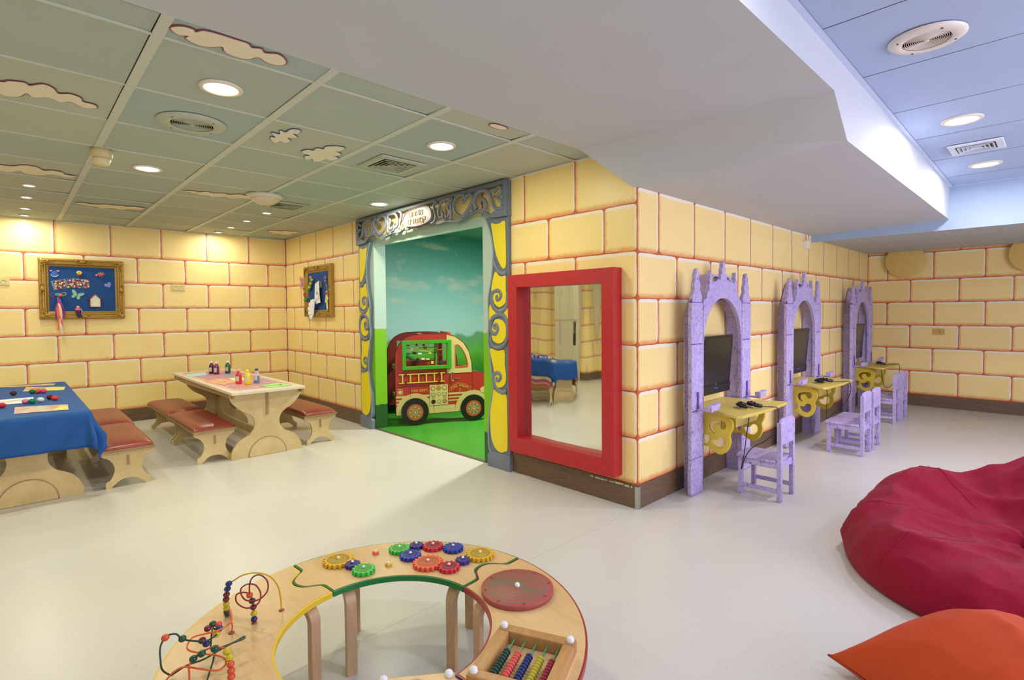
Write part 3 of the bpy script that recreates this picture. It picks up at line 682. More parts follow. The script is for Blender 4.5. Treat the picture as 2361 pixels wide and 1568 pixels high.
mb = MB(); mb.tube([(XE_R-a, -.097, b) for a, b in smooth(sg, 4, True)], .006, 8, closed=True, flat=((0, 1, 0), .006)); mb.build('sign_edge', mat('sign_edge_mauve', (170, 120, 150), .4, var=.1), sp)
# Hebrew lettering, drawn as strokes (each letter in a unit box, x to the right)
GL_ = {'final_mem': [[(0, 0), (0, 1), (1, 1), (1, 0), (0, 0)]], 'het': [[(0, 0), (0, 1)], [(-.05, 1), (1, 1), (1, 0)]], 'tav': [[(0, 0), (.2, 0), (.2, 1)], [(0, 1), (1, 1), (1, 0)]],
       'mem': [[(.05, 1), (.35, .75), (0, 0)], [(.3, .8), (.6, 1), (1, .85), (1, 0), (.5, 0)]], 'yod': [[(.1, 1), (.4, 1), (.4, .55)]], 'nun': [[(.1, 1), (.6, 1), (.6, 0), (.05, 0)]],
       'tet': [[(.35, .75), (.35, 1), (0, 1), (0, 0), (1, 0), (1, .8), (.75, 1)]], 'qof': [[(.15, -.35), (.15, .6)], [(0, 1), (1, 1), (1, .55), (.55, .2)]]}
def hebrew(mb, word, x_right, z0, h, w=.05, gap=.016):
    x = x_right
    for ch in word:
        cw = w*(.5 if ch == 'yod' else .75 if ch == 'nun' else 1)
        for st in GL_[ch]:
            mb.tube([(x-cw+a*cw, -.0975, z0+b*h) for a, b in st], .0045, 6, flat=((0, 1, 0), .003))
        x -= cw+gap
mb = MB(); hebrew(mb, ['mem', 'tav', 'het', 'final_mem'], XE_R-1.26, 2.490, .048, .052); hebrew(mb, ['qof', 'tet', 'nun', 'mem', 'nun', 'yod', 'final_mem'], XE_R-1.215, 2.415, .046, .042, .012); mb.build('lettering', M_gold_t, sp)

# ------------------------------------------------------------------ red framed distorting mirror
def framed(name, label, cat, x0, x1, z0, z1, wdt, d):
    t = thing(name, label, cat)
    return t
mt = thing('wall_mirror', 'tall wavy mirror in a thick red box frame beside the doorway', 'mirror')
ex0, ex1, ez0, ez1, ew, ed = -1.255, -.134, .222, 1.77, .108, .105
for nm, P in (('top', [(ex0, ez1), (ex1, ez1), (ex1-ew, ez1-ew), (ex0+ew, ez1-ew)]), ('bottom', [(ex0, ez0), (ex0+ew, ez0+ew+.02), (ex1-ew, ez0+ew+.02), (ex1, ez0)]),
              ('left', [(ex0, ez0), (ex0, ez1), (ex0+ew, ez1-ew), (ex0+ew, ez0+ew+.02)]), ('right', [(ex1, ez0), (ex1-ew, ez0+ew+.02), (ex1-ew, ez1-ew), (ex1, ez1)])):
    mb = MB(); mb.plate([P], ed, Fy(-.001), .0012); mb.build('frame_side', M_red, mt, fix=True)
mb = MB(); nx, nz = 60, 40
for i in range(nx+1):
    for j in range(nz+1):
        u = i/nx; v = j/nz
        mb.v.append(Vector((ex0+ew-.005+(ex1-ex0-2*ew+.01)*u, -.016-.013*math.sin(u*PI)*(1+.2*math.sin(v*5))-.0010*math.sin(u*21), ez0+ew+(ez1-ez0-2*ew+.02)*v)))
for i in range(nx):
    for j in range(nz):
        a = i*(nz+1)+j; mb.f.append([a, a+nz+1, a+nz+2, a+1]); mb.mi.append(0); mb.sm.append(True)
mm = mat('mirror_sheet', (232, 232, 226), .03, metal=1.0, var=0)
mb.build('mirror_sheet', mm, mt)

# ------------------------------------------------------------------ lilac castle gaming kiosks
def lilac_m(name, lo, hi, sp):
    k = N(name); o = k.obj((1, 1, 1)); n1 = k.noise(95, 4, k.obj((1, 1, .45)), .75); n2 = k.noise(9, 3, o); n3 = k.noise(44, 3, k.obj((1, 1, .5)), .7)
    c = k.mix(n2, lin(lo), lin(hi)); c = k.mix(k.smooth(n1, .54, .62, 0, .7), c, lin(sp)); c = k.mix(k.smooth(n3, .58, .66, 0, .5), c, lin(sp))
    k.col(c); k.rough(.5); k.bump(n1, .1, .002); return k.m
M_lil = lilac_m('lilac_sponged_board', (168, 150, 204), (200, 188, 226), (98, 66, 146))
M_lil_d = lilac_m('lilac_side_board', (150, 118, 176), (172, 140, 190), (104, 66, 130))
M_lil_edge = mat('purple_joint', (112, 66, 156), .5, var=.08, vs_=20)
def spire(w, h, lumps=3):
    """outline of a lumpy spire, base centred on 0"""
    L_ = []; prof = [(0, 1), (.17, .965), (.28, .88), (.40, .80), (.36, .73), (.31, .69), (.50, .60), (.63, .52), (.62, .45), (.50, .40), (.66, .32), (.90, .22), (1, .12), (.99, .04), (.95, 0)]
    R_ = [(a*w/2, b*h) for a, b in prof]
    return [(-a, b) for a, b in reversed(R_[1:])] + R_
def make_kiosk(label):
    t = thing('gaming_kiosk', label, 'gaming kiosk', (0, 0, 0), 0, 'lilac castle gaming kiosks')
    X0, X1 = .125, .165
    Fx = ((X0, 0, 0), (0, 1, 0), (0, 0, 1))
    # front arch board with pinnacles
    top = [(-.36, 1.36), (-.355, 1.53), (-.31, 1.545), (-.285, 1.60), (-.262, 1.615), (-.262, 1.655), (-.245, 1.675)]
    top += [(-.232+a, 1.675+b) for a, b in spire(.05, .10)] + [(-.185, 1.69), (-.16, 1.685), (-.115, 1.695), (-.085, 1.71)]
    top += [(a, 1.70+b) for a, b in spire(.115, .165)]
    full = top + [(-a, b) for a, b in reversed(top[:-len(spire(.115, .165))])]
    arch = [(.352, .05), (.352, 1.18)] + [(.352*math.cos(R(q)), 1.18+.37*math.sin(R(q))) for q in range(10, 180, 8)] + [(-.352, 1.18), (-.352, .05)]
    out = full + arch
    mb = L(); mb.plate([out], .034, Fx, .004); mb.build('arch_board', M_lil, t)
    for s_ in (-1, 1):
        mb = L(); mb.box((X0+.0145, s_*.372, .0), (X0+.027, s_*.545, 1.53)); mb.build('pillar_back', M_lil_edge, t)
        zs = [(0.004, .283, .008), (.289, .655, 0), (.663, 1.180, .0), (1.188, 1.508, .004)]
        for z0, z1, fl in zs:
            b = .018; w0, w1 = .368, .553
            P = [(w0+.004, z0+b), (w0+b, z0), (w1-b, z0), (w1+fl*.8, z0+b), (w1+fl, (z0+z1)/2), (w1-.002, z1-b), (w1-b, z1), (w0+b, z1), (w0+.004, z1-b)]
            P = [(s_*a, b_) for a, b_ in P]
            if s_ < 0: P = P[::-1]
            mb = L(); mb.plate([smooth(P, 2, True)], .036, Fx, .008, res=2); mb.build('pillar_block', M_lil, t)
        sp = [(s_*.4625+a, 1.512+b) for a, b in spire(.155, .265)]
        mb = L(); mb.plate([sp], .036, Fx, .008, res=2); mb.build('pinnacle', M_lil, t)
        # slot and small controller ledge on the pillar
        mb = L(); mb.box((X1+.0015, s_*.465-.012, .66), (X1+.004, s_*.465+.012, .81)); mb.build('slot', M_lil_edge, t)
        mb = L(); mb.box((X1, s_*.465-.018, .664), (X1+.12, s_*.465+.018, .677))
        mb.plate([[(0, 0), (.115, 0), (.14, .022), (.155, .05), (.09, .042), (.0, .046)]], .05, ((X1+.09, s_*.465-.055, .678), (0, 1, 0), (0, 0, 1)), .003)
        mb.build('ledge', M_lil, t)
    # mansard hood back to the wall
    prof = [(.40, 0), (.40, 1.39), (.21, 1.70), (.14, 1.745), (-.14, 1.745), (-.21, 1.70), (-.40, 1.39), (-.40, 0)]
    inn = [(a*.945, b-(.016 if b > .5 else 0)) for a, b in prof]
    mb = L(); mb.plate([[*prof, *reversed(inn)]], X0-.002, ((.014, 0, 0), (0, 1, 0), (0, 0, 1)), 0); mb.build('hood', M_lil, t)
    return t
M_desk = mat('yellow_desk_board', (214, 192, 92), .42, var=.05, vs_=40); M_desk_s = mat('yellow_scroll_board', (222, 194, 60), .45, var=.08, vs_=50)
def make_desk(label):
    t = thing('gaming_desk', label, 'desk', (0, 0, 0), 0, 'yellow desks in the kiosks')
    P = [(.004, -.35), (.10, -.355), (.165, -.36), (.32, -.52), (.50, -.515), (.545, -.47), (.545, -.02), (.49, .16), (.17, .34), (.004, .35)]
    P = [(.004, -.33), (.17, -.33), (.33, -.50), (.50, -.52), (.54, -.48), (.54, .02), (.535, .14), (.44, .28), (.17, .335), (.004, .335)]
    P = [(.004, -.345), (.17, -.345), (.30, -.39), (.42, -.46), (.47, -.475), (.50, -.45), (.53, .0), (.515, .42), (.48, .44), (.17, .345), (.004, .345)]
    mb = L(); mb.plate([P], .022, ((.006, 0, .640), (1, 0, 0), (0, 1, 0)), .005, res=2); mb.build('desktop', M_desk, t)
    o = [(0.02, 0.637), (0.02, 0.637), (0.3, 0.637), (0.3, 0.637), (0.348, 0.617), (0.38, 0.579), (0.381, 0.528), (0.359, 0.472), (0.367, 0.428), (0.349, 0.366), (0.316, 0.327), (0.276, 0.313), (0.236, 0.325), (0.202, 0.346), (0.174, 0.361), (0.02, 0.349), (0.02, 0.349)]
    h1 = [(0.184, 0.53), (0.208, 0.561), (0.242, 0.575), (0.282, 0.581), (0.319, 0.574), (0.331, 0.546), (0.322, 0.524), (0.302, 0.515), (0.282, 0.525), (0.269, 0.55), (0.249, 0.553), (0.227, 0.54), (0.223, 0.51), (0.235, 0.492), (0.244, 0.481), (0.23, 0.474), (0.208, 0.487)]
    h2 = [(0.147, 0.437), (0.163, 0.452), (0.187, 0.451), (0.196, 0.432), (0.188, 0.4), (0.167, 0.381), (0.147, 0.38)]
    h3 = [(0.21, 0.414), (0.225, 0.423), (0.256, 0.427), (0.273, 0.449), (0.296, 0.458), (0.316, 0.451), (0.325, 0.424), (0.318, 0.39), (0.293, 0.366), (0.263, 0.364), (0.232, 0.378)]
    for yy, sc in ((-.31, 1), (.32, .98)):
        mb = L(); mb.plate([smooth(o, 4, True), smooth(h1, 3, True), smooth(h2, 3, True), smooth(h3, 3, True)], .026, ((0, yy, 0), (1, 0, 0), (0, 0, 1)), .004, res=2)
        mb.build('scroll_bracket', M_desk_s, t)
    mb = L(); mb.box((.30, -.28, .535), (.385, .13, .639), bev=.002); d = mb.build('cable_box', M_desk, t)
    mb = L(); mb.cyl((.386, -.06, .62), .008, .004, 12, axis='X'); mb.build('hole', M_black, d)
    return t
def make_tv(label):
    t = thing('television', label, 'television', (0, 0, 0), 0, 'black screens in the kiosks')
    T = Matrix.Translation((.085, 0, .76)) @ Matrix.Rotation(R(4.5), 4, 'Y')
    mb = L(); mb.M = T; mb.box((-.03, -.275, 0), (.0, .275, .475), bev=.008); mb.build('housing', mat('tv_black', (20, 20, 22), .3, var=0) if 'tv_black' not in bpy.data.materials else bpy.data.materials['tv_black'], t)
    mb = L(); mb.M = T; mb.box((.0, -.245, .075), (.0015, .235, .45)); mb.build('screen', mat('dark_screen', (30, 30, 28), .22, var=0) if 'dark_screen' not in bpy.data.materials else bpy.data.materials['dark_screen'], t)
    mb = L(); mb.M = T; mb.box((.0, -.275, -.022), (.006, .275, .055), bev=.003); lp = mb.build('lower_bezel', bpy.data.materials['tv_black'], t)
    mb = L(); mb.M = T; mb.box((.006, -.03, .022), (.0075, .03, .030)); mb.build('blue_light', mat('blue_led', (40, 70, 190), .4, var=0, emit=(60, 90, 230), es=.4) if 'blue_led' not in bpy.data.materials else bpy.data.materials['blue_led'], lp)
    mb = L(); mb.M = T; mb.box((.001, -.012, .052), (.003, .012, .062)); mb.build('badge', M_chrome, lp)
    mb = L(); mb.box((.0, -.06, .93), (.07, .06, 1.05)); mb.build('wall_mount', M_black, t)
    return t
def make_pad(label):
    t = thing('game_controller', label, 'game controller', (0, 0, 0), 0, 'game controllers on the yellow desks')
    mb = L()
    mb.ball((0, 0, .026), (.028, .055, .014), n=18); mb.build('body', M_black, t)
    for s_ in (-1, 1):
        mb = L(); mb.tube(smooth([(-.0, s_*.04, .026), (.025, s_*.052, .024), (.055, s_*.062, .018)], 4), [.017]*6+[.015]*2+[.010], 12); mb.build('grip', M_black, t)
        mb = L(); mb.cyl((.016, s_*.02, .034), .009, .014, 14); mb.build('thumbstick', mat('rubber_black', (26, 26, 28), .6, var=0) if 'rubber_black' not in bpy.data.materials else bpy.data.materials['rubber_black'], t)
    return t
kd = {1.06: ('nearest lilac castle kiosk, closest to the camera', 'nearest'), 3.09: ('middle lilac castle kiosk of the three along the block wall', 'middle'), 5.555: ('farthest lilac castle kiosk, next to the corner', 'farthest')}
k0 = make_kiosk('nearest lilac castle kiosk, closest to the red mirror'); d0 = make_desk('yellow desk with scroll brackets in the nearest lilac kiosk')
v0 = make_tv('black television in the nearest lilac kiosk'); p0 = make_pad('black game controller on the nearest yellow desk, cord looping to the chair')
K = [(1.06, 'nearest'), (3.09, 'middle'), (5.545, 'farthest')]
for i, (y, w) in enumerate(K):
    if i == 0: k0.location.y = y; d0.location.y = y; v0.location.y = y
    else:
        dup(k0, (0, y, 0), 0, ['', 'middle lilac castle kiosk, between two others along the block wall', 'farthest lilac castle kiosk, next to the room corner'][i])
        dup(d0, (0, y, 0), 0, ['', 'yellow desk with scroll brackets in the middle lilac kiosk', 'yellow desk with scroll brackets in the farthest lilac kiosk'][i])
        dup(v0, (0, y, 0), 0, ['', 'black television in the middle lilac kiosk', 'black television in the farthest lilac kiosk'][i])
    for j, (dx_, dy_, rz) in enumerate([(.345, -.125, .5), (.405, -.04, .95)] if i < 1 else [(.33, -.16, .4), (.36, -.04, 1.0)] if i == 1 else [(.36, -.03, .7)]):
        n_ = ['nearest', 'middle', 'farthest'][i]
        lab = (['front', 'rear'][j] + ' black game controller of the pair on the %s yellow desk' % n_) if i < 2 else 'single black game controller on the farthest yellow desk'
        p_ = p0 if (i == 0 and j == 0) else dup(p0)
        p_.location = (dx_, y+dy_, .6635); p_.rotation_euler = (0, 0, rz); p_['label'] = lab
    def cord(pts, lab, r=.0035):
        mb = MB(); mb.tube(smooth([(a, y+b, c) for a, b, c in pts], 7), r, 8)
        o = mb.build('controller_cord', bpy.data.materials['rubber_black']); tag(o, lab, 'cord', 'controller cords')
    if i == 0:
        cord([(.45, -.02, .678), (.49, .02, .672), (.53, .07, .668), (.56, .09, .66), (.568, .09, .60), (.56, .05, .48), (.53, -.08, .42), (.48, -.20, .38), (.445, -.245, .31), (.43, -.27, .23), (.42, -.262, .215), (.415, -.24, .24), (.43, -.235, .33), (.42, -.18, .42), (.405, -.10, .54), (.398, -.06, .615)], 'black controller cord looping down from the nearest yellow desk')
    elif i == 1:
        cord([(.42, -.02, .678), (.47, .03, .670), (.52, .12, .668), (.56, .14, .66), (.568, .13, .55), (.53, .0, .42), (.46, -.15, .33), (.44, -.2, .30), (.43, -.19, .31), (.42, -.15, .40), (.41, -.1, .5), (.398, -.06, .61)], 'black controller cord hanging down from the middle yellow desk')
    else:
        cord([(.43, -.01, .678), (.48, .06, .670), (.53, .15, .668), (.56, .17, .65), (.562, .12, .5), (.52, .0, .40), (.46, -.1, .36), (.42, -.1, .45), (.398, -.06, .61)], 'black controller cord hanging down from the farthest yellow desk')

# ------------------------------------------------------------------ small lilac chairs (facing the wall)
def make_chair(label):
    t = thing('child_chair', label, 'chair', (0, 0, 0), 0, 'small lilac chairs at the kiosks')
    W_, D_ = .292, .322
    for sx in (0, 1):
        for sy in (0, 1):
            a = sx*(D_-.032); b = sy*(W_-.036)
            top = .60 if sx else .268
            mb = L(); mb.box((a, b, 0), (a+.032, b+.036, top), bev=.003); mb.build('leg', M_lil, t)
    mb = L(); mb.plate([smooth([(-.012, -.006), (.14, -.004), (.285, -.004), (.285, W_+.004), (.14, W_+.004), (-.012, W_+.006), (-.022, W_/2)], 2, True)], .018, ((0, 0, .296), (1, 0, 0), (0, 1, 0)), .004); mb.build('seat', M_lil, t)
    mb = L(); mb.box((.004, .004, .248), (D_-.01, .022, .296)); mb.box((.004, W_-.022, .248), (D_-.01, W_-.004, .296)); mb.box((.002, .01, .248), (.02, W_-.01, .296)); mb.build('apron', M_lil, t)
    mb = L(); mb.plate([smooth([(0, .43), (W_, .43), (W_, .60), (W_-.03, .625), (W_-.10, .63), (.10, .63), (.03, .625), (0, .60)], 1, True)], .02, ((D_-.022, 0, 0), (0, 1, 0), (0, 0, 1)), .003); mb.build('backrest', M_lil, t)
    for s_ in (0, 1):
        mb = L(); b = s_*(W_-.022); mb.box((.03, b+.004, .062), (D_-.03, b+.018, .094)); mb.build('stretcher', M_lil, t)
    mb = L(); mb.box((D_-.026, .03, .248), (D_-.008, W_-.03, .296)); mb.build('rear_rail', M_lil, t)
    return t
ch = make_chair('small lilac chair alone at the nearest kiosk')
ch.location = (.372, .848, 0)
for (x, y, lab) in ((.487, 2.70, 'small lilac chair at the middle kiosk, the nearer of its pair'), (.49, 3.075, 'small lilac chair at the middle kiosk, the farther of its pair'),
                    (.385, 4.69, 'small lilac chair at the farthest kiosk, the nearer of its pair'), (.395, 5.06, 'small lilac chair at the farthest kiosk, the farther of its pair')):
    dup(ch, (x, y, 0), 0, lab)

# ------------------------------------------------------------------ benches and picnic tables
M_vinyl = mat('oxblood_vinyl', (138, 58, 48), .32, var=.10, vs_=3, spec=.5); M_vin_edge = mat('red_piping', (190, 52, 44), .5, var=0)
def bench_panel():
    h = [(.18, .302), (.18, .302), (.18, .275), (.165, .262), (.135, .245), (.105, .205), (.095, .15), (.110, .095), (.130, .065), (.150, .055), (.158, .035), (.155, .0), (.155, .0), (.120, .0), (.120, .0), (.105, .018), (.090, .030), (.065, .052), (.03, .066)]
    return h + [(-a, b) for a, b in reversed(h)]
def cushion(mb, x0, x1, y0, y1, z0, z1, mi=0):
    nx, ny = 18, 12; vv = []
    def hgt(u, v): return z0 + (z1-z0)*(1-abs(2*u-1)**7)**.45*(1-abs(2*v-1)**6)**.45
    for i in range(nx+1):
        for j in range(ny+1):
            u = .5-.5*math.cos(PI*i/nx); v = .5-.5*math.cos(PI*j/ny)
            vv.append((x0+(x1-x0)*u, y0+(y1-y0)*v, hgt(u, v)))
    ff = [(i*(ny+1)+j, (i+1)*(ny+1)+j, (i+1)*(ny+1)+j+1, i*(ny+1)+j+1) for i in range(nx) for j in range(ny)]
    mb.add(vv, ff, mi, True)
    mb.add([(x0, y0, z0), (x1, y0, z0), (x1, y1, z0), (x0, y1, z0)], [(3, 2, 1, 0)], mi)
def make_bench(label, Lb=1.13):
    t = thing('bench', label, 'bench', (0, 0, 0), 0, 'plywood benches with oxblood cushions')
    for x in (.0, Lb-.045-.02):
        mb = L(); mb.plate([smooth(bench_panel(), 3, True)], .024, ((x-.0, 0, 0), (0, 1, 0), (0, 0, 1)), .002); mb.build('end_panel', M_ply, t)
        mb = L(); mb.box((x-.006 if x < .1 else x+.022, -.009, .18), (x+.002 if x < .1 else x+.032, .009, .262)); mb.build('tenon', M_ply_dark, t)
    mb = L(); mb.box((-.028, -.19, .302), (Lb-.015, .19, .322), bev=.003); mb.build('seat_board', M_ply_dark, t)
    mb = L(); mb.box((.02, -.014, .20), (Lb-.06, .014, .302)); mb.build('stretcher', M_ply, t)
    mb = L(); mb.box((-.02, -.178, .322), (Lb-.025, .178, .33)); cu = mb.build('cushion', M_vin_edge, t)
    cu.data.materials.clear(); cu.data.materials.append(M_vin_edge); cu.data.materials.append(M_vinyl)
    mb = L(); cushion(mb, -.024, Lb-.02, -.184, .184, .328, .378); mb.build('cushion_top', M_vinyl, cu)
    return t
b0 = make_bench('oxblood cushioned bench beside the colouring table, near end on its left')
# bench origin is the far end; the near end faces the camera (+x)
b0.location = (-4.70, -1.855, 0)
BN = [(-5.86, -1.855, 'oxblood cushioned bench behind another, left of the colouring table by the left wall'), (-4.70, -.79, 'oxblood cushioned bench on the right of the colouring table by the doorway wall'),
      (-4.44, -2.585, 'oxblood cushioned bench beside the blue table, nearest the camera'), (-5.62, -2.56, 'oxblood cushioned bench behind another, beside the blue table'),
      (-4.44, -3.82, 'oxblood cushioned bench on the hidden side of the blue table')]
for x, y, lab in BN: dup(b0, (x, y, 0), 0, lab)
def table_panel():
    h = [(.345, .654), (.345, .654), (.345, .60), (.325, .56), (.285, .515), (.235, .475), (.175, .44), (.135, .395), (.122, .335), (.135, .28), (.175, .23), (.225, .205), (.28, .17), (.325, .11), (.348, .045), (.345, .0), (.345, .0)]
    return h + [(-a, b) for a, b in reversed(h)]
def make_table(label, top_m, Lt=2.50):
    t = thing('activity_table', label, 'table', (0, 0, 0), 0, None)
    mb = L(); mb.box((-.03, -.36, .655), (Lt, .36, .685), bev=.006); mb.build('tabletop', top_m, t)
    for x in (.62, Lt-.13):
        s_ = 1
        mb = L(); mb.plate([smooth(table_panel(), 3, True)], .028, ((x, 0, 0), (0, 1, 0), (0, 0, 1)), .002); e = mb.build('end_panel', M_ply, t)
        mb = L(); mb.box((x+.026, -.012, .415), (x+.042, .012, .64)); mb.build('tenon', M_ply_dark, e)
        arc = [(.185*math.cos(R(a)), .002+.185*math.sin(R(a))) for a in range(0, 181, 9)]
        mb = L(); mb.plate([arc], .008, ((x+.026, 0, 0), (0, 1, 0), (0, 0, 1)), .003); mb.build('foot_arch', M_ply, e)
        mb = L(); mb.tube([(x+.033, a, b) for a, b in arc], .004, 6); mb.build('arch_groove', M_ply_dark, e)
    w = [(.60, .30), (.66, .42), (.80, .52), (1.0, .55), (Lt-.65, .55), (Lt-.35, .50), (Lt-.18, .40), (Lt-.13, .28), (Lt-.13, .16), (Lt-.35, .13), (1.0, .13), (.70, .16), (.62, .2)]
    mb = L(); mb.plate([[(.62, .14), (Lt-.12, .14), (Lt-.12, .655), (.62, .655)], smooth([(.85, .25), (1.1, .22), (Lt-.6, .22), (Lt-.35, .26), (Lt-.28, .38), (Lt-.40, .50), (Lt-.7, .54), (1.1, .54), (.85, .48), (.78, .36)], 4, True)], .02, ((0, .01, 0), (1, 0, 0), (0, 0, 1)), .001); mb.build('centre_web', M_ply, t)
    for s_ in (-1, 1):
        mb = L(); mb.plate([[(-.01, .655), (-.01, .61), (.10, .605), (.45, .60), (.60, .595), (Lt-.15, .615), (Lt-.02, .62), (Lt-.02, .655)]], .02, ((0, s_*.335+.01, 0), (1, 0, 0), (0, 0, 1)), .001); mb.build('side_rail', M_ply_dark, t)
    return t
def crayon_top():
    k = N('crayoned_tabletop'); p = k.obj((1, 1, 1)); s3 = k.n('ShaderNodeSeparateXYZ'); k.l(p, s3.inputs[0])
    n1 = k.noise(4.5, 5, k.obj((1, 2.2, 1)), .65, 1.0); n2 = k.noise(30, 5, k.obj((1, 5, 1)), .7, .6); n3 = k.noise(5, 2, k.obj((1, 1, 1), (3, 5, 0)))
    base = k.mix(k.noise(8, 3, p), lin((226, 212, 190)), lin((206, 188, 160)))
    ink = k.ramp(n3, [(.30, lin((226, 110, 60))), (.42, lin((206, 60, 96))), (.52, lin((172, 66, 130))), (.62, lin((116, 92, 170))), (.75, lin((220, 130, 120)))])
    yy = k.math('ABSOLUTE', s3.outputs[1]); edge = k.smooth(yy, .24, .34, 1, 0)
    xe = k.math('MULTIPLY', k.smooth(s3.outputs[0], .02, .2), k.smooth(s3.outputs[0], 2.28, 2.44, 1, 0))
    m_ = k.math('MULTIPLY', k.math('MULTIPLY', edge, xe), k.math('MULTIPLY', k.smooth(n2, .34, .52), k.smooth(n1, .26, .46)))
    top = k.smooth(s3.outputs[2], .680, .684)
    k.col(k.mix(k.math('MULTIPLY', k.math('MULTIPLY', m_, .8), top), base, ink)); k.rough(.5); return k.m
t2 = make_table('plywood table with a crayon-scribbled top, paint bottles standing on it', crayon_top()); t2.location = (-5.93, -1.385, 0)
t1 = make_table('plywood table hidden under the blue cloth', M_ply); t1.location = (-5.76, -3.215, 0); t1.scale = (1, .96, 1)

M_cloth = mat('royal_blue_cloth', (10, 78, 150), .75, var=.08, vs_=5, bump=.05)
def tablecloth(cx0, cx1, cy0, cy1, ztop, drop, seed=0):
    nx, ny = 120, 60; mb = MB(); vv = []
    tot_x = (cx1-cx0)+2*drop; tot_y = (cy1-cy0)+2*drop
    for i in range(nx+1):
        for j in range(ny+1):
            sx = -drop + tot_x*i/nx; sy = -drop + tot_y*j/ny
            x = min(max(sx, 0), cx1-cx0); y = min(max(sy, 0), cy1-cy0); ox = sx-x; oy = sy-y; d = math.hypot(ox, oy)
            z = ztop; rr = .018
            px, py = cx0+x, cy0+y
            if d > 1e-6:
                ux, uy = ox/d, oy/d
                if d < rr*1.57: a = d/rr; off = rr*math.sin(a); dz = rr*(1-math.cos(a))
                else: off = rr; dz = rr + (d-rr*1.57)
                corner = min(abs(ox), abs(oy))/max(d, 1e-6)
                along = (sx*1.0 + sy*1.3)
                fold = math.sin(along*17+seed)*.5+math.sin(along*31+1)*.25+noise.noise((along*3, seed, 0))*.6
                amp = .014*min(1, dz/.25)
                if corner > .02:
                    off = off + dz*.10 + .05*corner*dz/.3
                    ang = math.atan2(abs(oy), abs(ox)); off += .045*math.sin(ang*6)*min(1, dz/.2)*min(1, d/.2)
                off = max(.012, off + dz*.05 + fold*amp)
                px += ux*off; py += uy*off; z -= dz*.98
            else: z += .0006*noise.noise((sx*6, sy*6, seed))
            vv.append((px, py, z))
    ff = [(i*(ny+1)+j, (i+1)*(ny+1)+j, (i+1)*(ny+1)+j+1, i*(ny+1)+j+1) for i in range(nx) for j in range(ny)]
    mb.add(vv, ff, 0, True); o = mb.build('tablecloth', M_cloth)
    md = o.modifiers.new('t', 'SOLIDIFY'); md.thickness = .003; md.offset = 1
    return o
tag(tablecloth(-5.80, -3.225, -3.585, -2.850, .692, .30), 'royal blue cloth draped over the left table, corner hanging low', 'tablecloth')

# ------------------------------------------------------------------ ring-shaped puzzle activity table (four segments)
CX, CY, ZT = .540, -2.382, .370
RI, RO = .353, .684
def pol(r, a): return (CX+r*math.cos(R(a)), CY+r*math.sin(R(a)))
TABP = [(.684, 0), (.66, 0), (.625, 0), (.600, .6), (.575, 4.2), (.553, 6.8), (.530, 7.9), (.508, 8.0), (.485, 7.4), (.465, 5.4), (.445, 2.0), (.430, .3), (.40, 0), (.375, 0), (.353, 0)]
TABS = smooth(TABP, 3)
def seg_outline(a0, a1, ins=0.0):
    def da(r): return math.degrees(ins/r)
    P = [pol(RO-ins, a0+da(RO)+(a1-a0-2*da(RO))*i/36) for i in range(37)]
    P += [pol(max(RI+ins, min(RO-ins, r)), a1+d-da(r)) for r, d in TABS[1:-1]]
    P += [pol(RI+ins, a1-da(RI)-(a1-a0-2*da(RI))*i/30) for i in range(31)]
    P += [pol(max(RI+ins, min(RO-ins, r)), a0+d+da(r)) for r, d in reversed(TABS[1:-1])]
    return P
M_maple = wood('maple_veneer', (196, 158, 104), (222, 188, 136), (3, 26, 3), .32, .4, geo=True)
M_leg = wood('bent_beech', (176, 140, 100), (206, 174, 132), (8, 8, 1.5), .4, .6, geo=True)
def leg(t, a, r0, dirn):
    """bent-ply leg: upright at radius r0, its top curling in direction dirn (+1 outward, -1 inward)"""
    h = .012; zt = ZT-.0235; rad = .055; path = []
    for z in (0, .1, .2, zt-rad-h): path.append((r0, z))
    for q in range(1, 9):
        an = R(q*90/8); path.append((r0+dirn*rad*(1-math.cos(an)), zt-rad-h+rad*math.sin(an)))
    path.append((r0+dirn*(rad+.06), zt-h))
    L_, R_ = [], []
    for i, p in enumerate(path):
        q0 = path[max(0, i-1)]; q1 = path[min(len(path)-1, i+1)]; tx, tz = q1[0]-q0[0], q1[1]-q0[1]; l = math.hypot(tx, tz); nx_, nz_ = -tz/l, tx/l
        L_.append((p[0]+nx_*h, p[1]+nz_*h)); R_.append((p[0]-nx_*h, p[1]-nz_*h))
    er = Vector((math.cos(R(a)), math.sin(R(a)), 0)); zz = Vector((0, 0, 1)); N_ = er.cross(zz)
    mb = MB(); mb.plate([L_+R_[::-1]], .044, (Vector((CX, CY, 0))-N_*.022, er, zz), .003); return mb.build('leg', M_leg, t, fix=True)
segs = {}
